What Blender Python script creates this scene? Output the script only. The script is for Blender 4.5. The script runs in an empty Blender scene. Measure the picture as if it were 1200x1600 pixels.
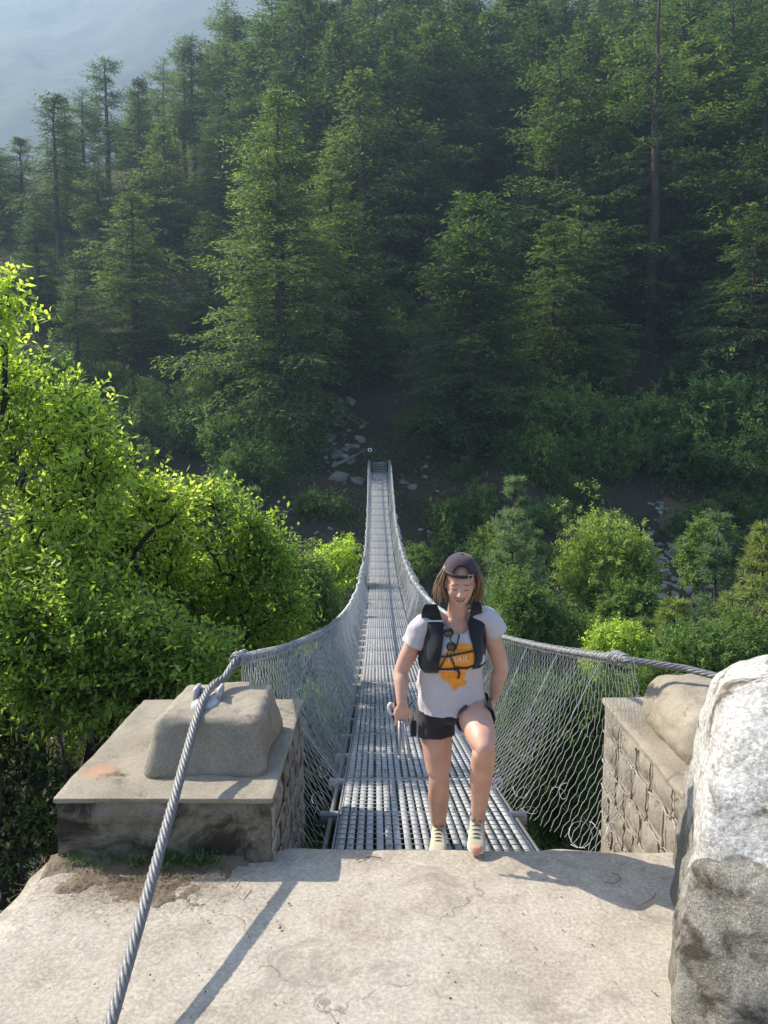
import bpy, math, random
import numpy as np
from mathutils import Vector, Matrix
from mathutils.bvhtree import BVHTree

R = math.radians
random.seed(7)
rng = np.random.default_rng(7)
scene = bpy.context.scene
C = scene.collection

# ------------------------------------------------------------------ camera, sky, sun, exposure
PITCH = 5.5
CAM = (0.0, 0.0, 2.2)
cam_data = bpy.data.cameras.new('camera')
cam = bpy.data.objects.new('camera', cam_data)
C.objects.link(cam)
cam.location = CAM
cam.rotation_euler = (R(90 - PITCH), 0, 0)
cam_data.sensor_fit = 'VERTICAL'
cam_data.sensor_height = 32.0
cam_data.lens = 24.0
cam_data.clip_start = 0.05
cam_data.clip_end = 6000
scene.camera = cam

SUN = Vector((-1.02, 0.50, 1.0)).normalized()
world = bpy.data.worlds.new('World')
scene.world = world
world.use_nodes = True
wn = world.node_tree.nodes
wl = world.node_tree.links
wn.clear()
wo = wn.new('ShaderNodeOutputWorld')
wb = wn.new('ShaderNodeBackground')
ws = wn.new('ShaderNodeTexSky')
ws.sky_type = 'NISHITA'
ws.sun_disc = False
ws.sun_elevation = math.asin(SUN.z)
ws.sun_rotation = math.atan2(SUN.x, SUN.y)
wb.inputs['Strength'].default_value = 0.125
wl.new(ws.outputs['Color'], wb.inputs['Color'])
wl.new(wb.outputs['Background'], wo.inputs['Surface'])

sd = bpy.data.lights.new('sun', 'SUN')
sd.energy = 5.0
sd.angle = R(0.55)
sd.color = (1.0, 0.92, 0.79)
so = bpy.data.objects.new('sun', sd)
C.objects.link(so)
so.rotation_euler = SUN.to_track_quat('Z', 'Y').to_euler()
so.location = (-40, 30, 60)

vs = scene.view_settings
vs.view_transform = 'Standard'
vs.look = 'None'
vs.exposure = 1.33
vs.gamma = 1.0
vs.use_curve_mapping = False
scene.render.engine = 'CYCLES'
scene.cycles.max_bounces = 8
scene.cycles.diffuse_bounces = 4
scene.cycles.transmission_bounces = 4
scene.cycles.transparent_max_bounces = 8
scene.cycles.volume_bounces = 0
scene.cycles.use_denoising = True


def at(px, py, Y):
    """world point at forward distance Y seen at pixel (px, py) of the 1200x1600 photograph"""
    th = R(PITCH) + math.atan2(py - 800, 1200)
    drop = Y * math.tan(th)
    zc = Y * math.cos(R(PITCH)) + drop * math.sin(R(PITCH))
    return Vector(((px - 600) / 1200 * zc, Y, CAM[2] - drop))


# ------------------------------------------------------------------ numeric helpers
def _hash(ix, iy, iz, seed):
    h = (ix * 374761393 + iy * 668265263 + iz * 2147483647 + seed * 1274126177) & 0xFFFFFFFF
    h = ((h ^ (h >> 13)) * 1274126177) & 0xFFFFFFFF
    h = h ^ (h >> 16)
    return (h & 0xFFFF) / 65535.0


def vnoise(P, seed=0):
    P = np.asarray(P, float)
    i = np.floor(P).astype(np.int64)
    f = P - i
    f = f * f * (3 - 2 * f)
    out = 0
    for dx in (0, 1):
        wx = f[:, 0] if dx else 1 - f[:, 0]
        for dy in (0, 1):
            wy = f[:, 1] if dy else 1 - f[:, 1]
            for dz in (0, 1):
                wz = f[:, 2] if dz else 1 - f[:, 2]
                out = out + wx * wy * wz * _hash(i[:, 0] + dx, i[:, 1] + dy, i[:, 2] + dz, seed)
    return out * 2 - 1


def fbm(P, scale=1.0, octs=4, seed=0):
    P = np.asarray(P, float) * scale
    a, s, o = 1.0, 0.0, 0
    for k in range(octs):
        o = o + a * vnoise(P + 17.3 * k, seed + k)
        s += a
        a *= 0.5
        P = P * 2.03
    return o / s


class Acc:
    """collects vertices and faces; build() links them as one mesh object"""
    def __init__(self):
        self.V, self.F, self.T, self.n = [], [], [], 0

    def add(self, V, F, tint=None):
        V = np.asarray(V, float).reshape(-1, 3)
        F = np.asarray(F, int)
        if len(F) == 0:
            return
        self.V.append(V)
        self.F.append(F + self.n)
        if tint is None:
            tint = np.zeros(len(F))
        self.T.append(np.broadcast_to(np.asarray(tint, float), (len(F),)))
        self.n += len(V)

    def mesh(self, name, smooth=False):
        V = np.concatenate(self.V)
        me = bpy.data.meshes.new(name)
        sizes = np.concatenate([np.full(len(f), f.shape[1]) for f in self.F])
        flat = np.concatenate([f.ravel() for f in self.F])
        me.vertices.add(len(V))
        me.vertices.foreach_set('co', V.ravel().astype(np.float32))
        me.loops.add(len(flat))
        me.loops.foreach_set('vertex_index', flat.astype(np.int32))
        me.polygons.add(len(sizes))
        st = np.concatenate([[0], np.cumsum(sizes)[:-1]])
        me.polygons.foreach_set('loop_start', st.astype(np.int32))
        me.polygons.foreach_set('loop_total', sizes.astype(np.int32))
        if smooth:
            me.polygons.foreach_set('use_smooth', np.ones(len(sizes), bool))
        T = np.concatenate(self.T)
        if T.any():
            at_ = me.attributes.new('tint', 'FLOAT', 'FACE')
            at_.data.foreach_set('value', T.astype(np.float32))
        me.update(calc_edges=True)
        return me

    def build(self, name, mat, parent=None, smooth=False):
        me = self.mesh(name, smooth)
        if mat:
            me.materials.append(mat)
        return link(name, me, parent)


def link(name, me, parent=None):
    o = bpy.data.objects.new(name, me)
    C.objects.link(o)
    if parent is not None:
        o.parent = parent
        o.matrix_parent_inverse = Matrix.Translation(-Vector(parent.location)) if parent.type == 'EMPTY' and parent.get('world_space') else Matrix()
    return o


def tag(o, label=None, cat=None, group=None, kind=None):
    if label: o['label'] = label
    if cat: o['category'] = cat
    if group: o['group'] = group
    if kind: o['kind'] = kind
    return o


def empty(name, loc=(0, 0, 0), label=None, cat=None, group=None):
    o = bpy.data.objects.new(name, None)
    o.empty_display_size = 0.2
    C.objects.link(o)
    o.location = loc
    return tag(o, label, cat, group)


def copy_tree(o, parent=None):
    c = o.copy()
    C.objects.link(c)
    c.parent = parent
    for ch in list(o.children):
        d = copy_tree(ch, c)
        d.matrix_parent_inverse = ch.matrix_parent_inverse.copy()
    return c


BOXF = np.array([[0, 3, 2, 1], [4, 5, 6, 7], [0, 1, 5, 4], [1, 2, 6, 5], [2, 3, 7, 6], [3, 0, 4, 7]])


def box(a, x0, x1, y0, y1, z0, z1, M=None):
    V = np.array([[x0, y0, z0], [x1, y0, z0], [x1, y1, z0], [x0, y1, z0], [x0, y0, z1], [x1, y0, z1], [x1, y1, z1], [x0, y1, z1]], float)
    if M is not None:
        V = V @ np.array(M.to_3x3()).T + np.array(M.translation)
    a.add(V, BOXF)


def frames(P):
    P = np.asarray(P, float)
    T = np.gradient(P, axis=0)
    T /= np.linalg.norm(T, axis=1, keepdims=True) + 1e-9
    ref = np.where(np.abs(T[:, 2:3]) > 0.9, np.array([[1.0, 0, 0]]), np.array([[0, 0, 1.0]]))
    if len(P) > 2:
        ref = np.broadcast_to(ref[len(P) // 2], T.shape)
    U = np.cross(T, ref)
    U /= np.linalg.norm(U, axis=1, keepdims=True) + 1e-9
    W = np.cross(U, T)
    return T, U, W


def tube(a, P, r, sides=6, caps=True, tint=None):
    P = np.asarray(P, float)
    n = len(P)
    r = np.broadcast_to(np.asarray(r, float), (n,))
    T, U, W = frames(P)
    ang = np.arange(sides) / sides * 2 * math.pi
    V = P[:, None] + r[:, None, None] * (np.cos(ang)[None, :, None] * U[:, None] + np.sin(ang)[None, :, None] * W[:, None])
    i = np.arange(n - 1)[:, None] * sides
    j = np.arange(sides)[None]
    k = (j + 1) % sides
    F = np.stack([i + j, i + j + sides, i + k + sides, i + k], -1).reshape(-1, 4)
    a.add(V.reshape(-1, 3), F, tint)
    if caps:
        base = a.n - n * sides
        a.F.append(np.array([[base + q for q in range(sides)]]))
        a.T.append(np.zeros(1))
        a.F.append(np.array([[base + (n - 1) * sides + q for q in range(sides)][::-1]]))
        a.T.append(np.zeros(1))


def multi_tube(a, P, r, sides=3):
    """P: (m, n, 3) polylines, one thin tube each"""
    m, n, _ = P.shape
    T = np.gradient(P, axis=1)
    T /= np.linalg.norm(T, axis=2, keepdims=True) + 1e-9
    ref = np.array([0.31, 0.93, 0.2]); ref /= np.linalg.norm(ref)
    U = np.cross(T, ref)
    U /= np.linalg.norm(U, axis=2, keepdims=True) + 1e-9
    W = np.cross(U, T)
    r = np.broadcast_to(np.asarray(r, float), (m, n))
    ang = np.arange(sides) / sides * 2 * math.pi
    V = P[:, :, None] + r[:, :, None, None] * (np.cos(ang)[None, None, :, None] * U[:, :, None] + np.sin(ang)[None, None, :, None] * W[:, :, None])
    mi = np.arange(m)[:, None, None] * n * sides
    i = np.arange(n - 1)[None, :, None] * sides
    j = np.arange(sides)[None, None]
    k = (j + 1) % sides
    F = np.stack([mi + i + j, mi + i + j + sides, mi + i + k + sides, mi + i + k], -1).reshape(-1, 4)
    a.add(V.reshape(-1, 3), F)


def strand_rope(a, P, Rr, pitch, strands=6, sides=5):
    P = np.asarray(P, float)
    seg = np.linalg.norm(np.diff(P, axis=0), axis=1)
    L = np.concatenate([[0], np.cumsum(seg)])
    n = max(8, int(L[-1] / pitch * 12))
    s = np.linspace(0, L[-1], n)
    Q = np.stack([np.interp(s, L, P[:, k]) for k in range(3)], -1)
    T, U, W = frames(Q)
    rs = Rr * 0.42
    for k in range(strands):
        ph = s / pitch * 2 * math.pi + k * 2 * math.pi / strands
        tube(a, Q + (Rr - rs) * (np.cos(ph)[:, None] * U + np.sin(ph)[:, None] * W), rs, sides)
    tube(a, Q, Rr * 0.5, 5)


# ------------------------------------------------------------------ materials
def newmat(name):
    m = bpy.data.materials.new(name)
    m.use_nodes = True
    nt = m.node_tree
    nt.nodes.clear()
    out = nt.nodes.new('ShaderNodeOutputMaterial')
    return m, nt, out


def ramp(nt, fac, stops):
    r = nt.nodes.new('ShaderNodeValToRGB')
    el = r.color_ramp.elements
    while len(el) < len(stops):
        el.new(0.5)
    for e, (p, c) in zip(el, stops):
        e.position = p
        e.color = (*c, 1) if len(c) == 3 else c
    nt.links.new(fac, r.inputs['Fac'])
    return r.outputs['Color']


def noise(nt, vec, scale, detail=6, rough=0.6, dist=0.0):
    n = nt.nodes.new('ShaderNodeTexNoise')
    n.inputs['Scale'].default_value = scale
    n.inputs['Detail'].default_value = detail
    n.inputs['Roughness'].default_value = rough
    n.inputs['Distortion'].default_value = dist
    nt.links.new(vec, n.inputs['Vector'])
    return n.outputs['Fac']


def mix(nt, fac, a, b, mode='MIX'):
    m = nt.nodes.new('ShaderNodeMix')
    m.data_type = 'RGBA'
    m.blend_type = mode
    for sock, v in ((m.inputs['Factor'], fac), (m.inputs['A'], a), (m.inputs['B'], b)):
        if isinstance(v, (int, float)):
            sock.default_value = v
        elif isinstance(v, tuple):
            sock.default_value = (*v, 1)
        else:
            nt.links.new(v, sock)
    return m.outputs['Result']


def coords(nt, kind='Object', scale=None):
    t = nt.nodes.new('ShaderNodeTexCoord')
    o = t.outputs[kind]
    if scale:
        mp = nt.nodes.new('ShaderNodeMapping')
        mp.inputs['Scale'].default_value = scale
        nt.links.new(o, mp.inputs['Vector'])
        o = mp.outputs['Vector']
    return o


def bsdf(nt, out, color, rough=0.8, metal=0.0, bump=None, bump_s=0.3, bump_d=0.01, spec=0.5):
    b = nt.nodes.new('ShaderNodeBsdfPrincipled')
    if isinstance(color, tuple):
        b.inputs['Base Color'].default_value = (*color, 1)
    else:
        nt.links.new(color, b.inputs['Base Color'])
    if isinstance(rough, (int, float)):
        b.inputs['Roughness'].default_value = rough
    else:
        nt.links.new(rough, b.inputs['Roughness'])
    b.inputs['Metallic'].default_value = metal
    b.inputs['Specular IOR Level'].default_value = spec
    if bump is not None:
        bp = nt.nodes.new('ShaderNodeBump')
        bp.inputs['Strength'].default_value = bump_s
        bp.inputs['Distance'].default_value = bump_d
        nt.links.new(bump, bp.inputs['Height'])
        nt.links.new(bp.outputs['Normal'], b.inputs['Normal'])
    nt.links.new(b.outputs['BSDF'], out.inputs['Surface'])
    return b


def rocky(name, c0, c1, c2, scale=3.0, stain=None, stain_scale=1.2, stain_lo=0.5, stain_hi=0.62, bump_s=0.6, bump_d=0.02, speck=0.25, kind='Object', stretch=None):
    m, nt, out = newmat(name)
    v = coords(nt, kind, stretch)
    n1 = noise(nt, v, scale, 8, 0.65, 0.4)
    col = ramp(nt, n1, [(0.3, c0), (0.5, c1), (0.7, c2)])
    fine = noise(nt, v, scale * 22, 4, 0.7)
    col = mix(nt, speck, col, ramp(nt, fine, [(0.3, tuple(x * 0.35 for x in c0)), (0.5, c1), (0.68, tuple(min(1, x * 1.5) for x in c2))]))
    if stain:
        sn = noise(nt, v, stain_scale, 9, 0.7, 0.8)
        f = ramp(nt, sn, [(stain_lo, (0, 0, 0)), (stain_hi, (1, 1, 1))])
        col = mix(nt, f, col, stain)
    hb = noise(nt, v, scale * 4, 10, 0.72)
    bsdf(nt, out, col, 0.92, bump=hb, bump_s=bump_s, bump_d=bump_d, spec=0.2)
    return m


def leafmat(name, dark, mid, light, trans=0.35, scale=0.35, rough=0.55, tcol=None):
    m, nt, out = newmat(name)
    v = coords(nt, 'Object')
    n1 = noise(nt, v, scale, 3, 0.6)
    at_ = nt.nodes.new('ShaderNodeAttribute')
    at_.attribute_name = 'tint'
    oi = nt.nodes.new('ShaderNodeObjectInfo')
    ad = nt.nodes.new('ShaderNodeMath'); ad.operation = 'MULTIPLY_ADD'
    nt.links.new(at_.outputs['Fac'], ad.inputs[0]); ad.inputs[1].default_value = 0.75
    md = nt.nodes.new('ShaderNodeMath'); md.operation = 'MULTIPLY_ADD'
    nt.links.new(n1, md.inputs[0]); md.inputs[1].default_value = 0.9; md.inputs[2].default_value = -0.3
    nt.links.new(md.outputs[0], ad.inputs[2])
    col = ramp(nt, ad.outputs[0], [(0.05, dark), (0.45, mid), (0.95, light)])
    hs = nt.nodes.new('ShaderNodeHueSaturation')
    r1 = nt.nodes.new('ShaderNodeMapRange')
    nt.links.new(oi.outputs['Random'], r1.inputs['Value'])
    r1.inputs['To Min'].default_value = 0.7; r1.inputs['To Max'].default_value = 1.25
    r2 = nt.nodes.new('ShaderNodeMath'); r2.operation = 'MULTIPLY_ADD'
    nt.links.new(oi.outputs['Random'], r2.inputs[0]); r2.inputs[1].default_value = -0.035; r2.inputs[2].default_value = 0.515
    nt.links.new(r1.outputs[0], hs.inputs['Value'])
    nt.links.new(r2.outputs[0], hs.inputs['Hue'])
    nt.links.new(col, hs.inputs['Color'])
    b = nt.nodes.new('ShaderNodeBsdfPrincipled')
    nt.links.new(hs.outputs['Color'], b.inputs['Base Color'])
    b.inputs['Roughness'].default_value = rough
    b.inputs['Specular IOR Level'].default_value = 0.3
    t = nt.nodes.new('ShaderNodeBsdfTranslucent')
    tc = mix(nt, 1.0, hs.outputs['Color'], tcol or (1.5, 1.6, 0.7), 'MULTIPLY')
    nt.links.new(tc, t.inputs['Color'])
    ms = nt.nodes.new('ShaderNodeMixShader')
    ms.inputs[0].default_value = trans
    nt.links.new(b.outputs[0], ms.inputs[1])
    nt.links.new(t.outputs[0], ms.inputs[2])
    nt.links.new(ms.outputs[0], out.inputs['Surface'])
    return m


def plain(name, c, rough=0.6, metal=0.0, var=0.15, scale=30, bump_s=0.1, spec=0.5, bump_d=0.003):
    m, nt, out = newmat(name)
    v = coords(nt)
    n = noise(nt, v, scale, 4, 0.6)
    col = ramp(nt, n, [(0.3, tuple(x * (1 - var) for x in c)), (0.7, tuple(min(1, x * (1 + var)) for x in c))])
    bsdf(nt, out, col, rough, metal, bump=n, bump_s=bump_s, bump_d=bump_d, spec=spec)
    return m


M = {}
M['slab'] = rocky('slab_concrete', (0.285, 0.24, 0.185), (0.405, 0.355, 0.285), (0.48, 0.43, 0.36), 2.6, stain=(0.23, 0.20, 0.165), stain_scale=3.2, stain_lo=0.52, stain_hi=0.72, bump_s=0.7, bump_d=0.012, speck=0.35)
M['concrete'] = rocky('pier_concrete', (0.20, 0.17, 0.125), (0.29, 0.25, 0.19), (0.36, 0.32, 0.25), 3.0, stain=(0.07, 0.06, 0.045), stain_scale=2.4, stain_lo=0.6, stain_hi=0.7, bump_s=0.6, bump_d=0.01)
M['mortar'] = rocky('mortar', (0.22, 0.19, 0.15), (0.32, 0.28, 0.23), (0.38, 0.35, 0.29), 5.0, stain=(0.12, 0.1, 0.075), stain_scale=3, stain_lo=0.55, stain_hi=0.7)
M['stone_pale'] = rocky('pale_pier_stone', (0.19, 0.16, 0.12), (0.28, 0.245, 0.195), (0.36, 0.32, 0.26), 6.0, stain=(0.12, 0.10, 0.075), stain_scale=4, stain_lo=0.5, stain_hi=0.65)
M['stained'] = rocky('stained_masonry', (0.14, 0.12, 0.088), (0.23, 0.20, 0.15), (0.32, 0.285, 0.225), 5.0, stain=(0.045, 0.04, 0.028), stain_scale=3.0, stain_lo=0.45, stain_hi=0.6)
M['stone'] = rocky('pier_stone', (0.10, 0.085, 0.06), (0.17, 0.145, 0.105), (0.24, 0.21, 0.16), 4.0, stain=(0.05, 0.045, 0.03), stain_scale=2.2, stain_lo=0.48, stain_hi=0.66)
M['boulder'] = rocky('boulder_rock', (0.27, 0.24, 0.20), (0.48, 0.465, 0.43), (0.70, 0.69, 0.66), 2.2, stain=(0.115, 0.095, 0.065), stain_scale=4.2, stain_lo=0.50, stain_hi=0.64, bump_s=0.8, bump_d=0.035, speck=0.55, stretch=(1.0, 1.0, 1.3))
M['rock'] = rocky('rock', (0.14, 0.13, 0.12), (0.24, 0.23, 0.215), (0.36, 0.35, 0.33), 1.2, bump_d=0.06)
M['soil'] = rocky('dry_soil', (0.12, 0.095, 0.065), (0.19, 0.15, 0.105), (0.27, 0.225, 0.17), 9.0, bump_d=0.012)
M['bark'] = rocky('bark', (0.03, 0.024, 0.018), (0.055, 0.045, 0.035), (0.09, 0.075, 0.06), 1.5, bump_d=0.05, speck=0.3)
M['twig'] = rocky('twig_bark', (0.025, 0.02, 0.016), (0.045, 0.037, 0.03), (0.08, 0.068, 0.055), 8, bump_d=0.004, speck=0.2)
M['steel'] = plain('galvanised_steel', (0.33, 0.33, 0.34), 0.55, 0.25, 0.25, 25)
M['slat'] = plain('worn_zinc_slats', (0.37, 0.368, 0.365), 0.7, 0.0, 0.25, 9)
M['wire'] = plain('galvanised_wire', (0.62, 0.62, 0.61), 0.55, 0.1, 0.15, 20)
M['cable'] = plain('steel_cable', (0.20, 0.195, 0.19), 0.55, 0.3, 0.3, 60)
M['hemlock'] = leafmat('hemlock_needles', (0.034, 0.062, 0.022), (0.085, 0.135, 0.042), (0.17, 0.23, 0.07), 0.48, 0.3)
M['hemlock_lit'] = leafmat('lit_hemlock_needles', (0.045, 0.08, 0.03), (0.11, 0.17, 0.055), (0.21, 0.28, 0.09), 0.5, 0.3)  # hemlock needles in a lighter colour, standing in for sun on these crowns
M['pine'] = leafmat('pine_needles', (0.06, 0.10, 0.06), (0.13, 0.20, 0.115), (0.21, 0.29, 0.16), 0.4, 0.5)
M['pine_y'] = leafmat('yellow_pine_needles', (0.09, 0.125, 0.04), (0.18, 0.23, 0.08), (0.28, 0.33, 0.14), 0.42, 0.5)
M['leaf_bright'] = leafmat('bright_leaves', (0.16, 0.24, 0.045), (0.33, 0.44, 0.09), (0.50, 0.60, 0.18), 0.64, 0.9, 0.4)
M['leaf_mid'] = leafmat('green_leaves', (0.045, 0.095, 0.028), (0.11, 0.19, 0.055), (0.20, 0.30, 0.095), 0.5, 0.5)
M['leaf_yellow'] = leafmat('yellow_green_leaves', (0.10, 0.16, 0.04), (0.21, 0.29, 0.08), (0.32, 0.40, 0.14), 0.52, 0.5)
M['leaf_brown'] = leafmat('russet_leaves', (0.06, 0.055, 0.02), (0.12, 0.105, 0.04), (0.19, 0.16, 0.07), 0.3, 0.5, tcol=(1.3, 1.2, 0.7))

# ------------------------------------------------------------------ terrain
def sstep(a, b, x):
    t = np.clip((x - a) / (b - a), 0, 1)
    return t * t * (3 - 2 * t)


def hill(x, y):
    x = np.asarray(x, float); y = np.asarray(y, float)
    base = np.interp(y, [-60, -8, 2.5, 4.2, 9, 18, 30, 36, 42, 48, 58, 64.8, 68, 72, 90, 130, 200, 320, 700],
                     [20, 3.5, -0.75, -2.2, -6.5, -12, -16.5, -18, -18, -15.5, -8.0, -1.4, -0.1, 2.0, 16, 46, 98, 175, 175])
    cap = 30 + np.clip(x + 78, -60, 400) * 0.62
    cap = np.where(y > 75, cap, 1e4)
    over = np.maximum(base - cap, 0)
    z = np.minimum(base, cap) - over * 0.5
    P = np.stack([x, y, x * 0], -1).reshape(-1, 3)
    nz = (fbm(P, 0.07, 4, 3) * 3.2).reshape(x.shape)
    fine = (fbm(P, 0.5, 3, 9) * 0.35).reshape(x.shape)
    amp = sstep(1, 9, np.abs(y - 65)) * sstep(6, 14, y) + 0.05
    amp = np.maximum(amp, sstep(4, 12, np.abs(x)) * sstep(5, 9, y))
    return z + nz * amp * 0.9 + fine * np.maximum(amp, 0.25)


def hz(x, y):
    return float(hill(np.array([x]), np.array([y]))[0])


def grid_mesh(xs, ys, zf):
    X, Y = np.meshgrid(xs, ys)
    Z = zf(X, Y)
    V = np.stack([X, Y, Z], -1).reshape(-1, 3)
    nx, ny = len(xs), len(ys)
    i = np.arange(ny - 1)[:, None] * nx + np.arange(nx - 1)[None]
    F = np.stack([i, i + 1, i + nx + 1, i + nx], -1).reshape(-1, 4)
    return V, F


def ground_mat():
    m, nt, out = newmat('hillside_ground')
    v = coords(nt)
    n1 = noise(nt, v, 0.35, 8, 0.7, 0.5)
    col = ramp(nt, n1, [(0.3, (0.032, 0.032, 0.014)), (0.48, (0.060, 0.047, 0.030)), (0.6, (0.088, 0.068, 0.046)), (0.74, (0.15, 0.125, 0.095))])
    n2 = noise(nt, v, 4, 6, 0.75)
    col = mix(nt, 0.5, col, ramp(nt, n2, [(0.35, (0.022, 0.022, 0.013)), (0.55, (0.07, 0.058, 0.04)), (0.72, (0.17, 0.15, 0.12))]))
    bsdf(nt, out, col, 0.95, bump=n2, bump_s=0.8, bump_d=0.25, spec=0.1)
    return m


M['ground'] = ground_mat()
a = Acc()
xs = np.concatenate([np.linspace(-260, -42, 36), np.linspace(-40, 60, 168), np.linspace(64, 330, 44)])
ys = np.concatenate([np.linspace(-30, 4, 18), np.linspace(4.5, 100, 190), np.linspace(102, 300, 90)])
V, F = grid_mesh(xs, ys, hill)
# keep the ground just under the slab and the photographer's step
near = (np.abs(V[:, 0]) < 3.2) & (V[:, 1] < 4.4)
V[near, 2] = np.minimum(V[near, 2], -0.75)
a.add(V, F)
tag(a.build('hillside_ground', M['ground'], smooth=True), kind='structure')

# river bed water at the bottom of the gorge
a = Acc()
V, F = grid_mesh(np.linspace(-200, 250, 60), np.linspace(30, 48, 10), lambda X, Y: -17.6 + 0 * X)
a.add(V, F)
m, nt, out = newmat('river_water')
bsdf(nt, out, (0.025, 0.04, 0.035), 0.25, bump=noise(nt, coords(nt), 1.5, 5), bump_s=0.6, bump_d=0.2)
tag(a.build('river', m, smooth=True), kind='structure')

# far mountain across the valley
def mountain(X, Y):
    P = np.stack([X, Y, X * 0], -1).reshape(-1, 3)
    n = fbm(P, 0.005, 6, 21).reshape(X.shape)
    ridg = 1 - np.abs(fbm(P, 0.009, 4, 33)).reshape(X.shape)
    return -40 + np.maximum(Y - 430, 0) * 1.02 + n * 60 + ridg * 20
a = Acc()
V, F = grid_mesh(np.linspace(-1120, 780, 220), np.linspace(420, 1085, 120), mountain)
a.add(V, F)
m, nt, out = newmat('far_mountain_forest')
v = coords(nt)
n1 = noise(nt, v, 0.012, 8, 0.7, 0.3)
n2 = noise(nt, v, 0.09, 6, 0.75)
col = ramp(nt, n1, [(0.35, (0.012, 0.022, 0.012)), (0.55, (0.028, 0.045, 0.02)), (0.68, (0.06, 0.07, 0.045))])
col = mix(nt, 0.5, col, ramp(nt, n2, [(0.35, (0.012, 0.022, 0.012)), (0.65, (0.05, 0.07, 0.035))]))
bsdf(nt, out, col, 0.95, bump=n2, bump_s=0.7, bump_d=6, spec=0.1)
tag(a.build('distant_mountain', m, smooth=True), kind='structure')

# haze filling the valley
a = Acc()
box(a, -1150, 800, -45, 1120, -27, 690)
m, nt, out = newmat('valley_haze')
pv = nt.nodes.new('ShaderNodeVolumePrincipled')
pv.inputs['Color'].default_value = (0.44, 0.60, 0.80, 1)
pv.inputs['Density'].default_value = 0.00062
pv.inputs['Anisotropy'].default_value = 0.4
nt.links.new(pv.outputs[0], out.inputs['Volume'])
tag(a.build('haze', m), kind='stuff')


# ------------------------------------------------------------------ vegetation
def kites(a, base, dirv, side, length, width, tint, fold=0.25, drop=None):
    """one folded leaf per row: base point, direction, sideways vector"""
    n = len(base)
    length = np.broadcast_to(np.asarray(length, float), (n,))[:, None]
    width = np.broadcast_to(np.asarray(width, float), (n,))[:, None]
    nrm = np.cross(dirv, side)
    tip = base + dirv * length
    if drop is not None:
        tip[:, 2] -= drop
    mid = base + dirv * length * 0.45 - nrm * width * fold
    l = mid + side * width * 0.5 + nrm * width * fold * 2
    r = mid - side * width * 0.5 + nrm * width * fold * 2
    V = np.stack([base, r, tip, l], 1).reshape(-1, 3)
    i = np.arange(n)[:, None] * 4
    F = np.concatenate([i + [0, 1, 2], i + [0, 2, 3]], 1).reshape(-1, 3)
    a.add(V, F, np.repeat(np.broadcast_to(tint, (n,)), 2) + 1e-4)


def unit(v):
    return v / (np.linalg.norm(v, axis=-1, keepdims=True) + 1e-9)


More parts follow.
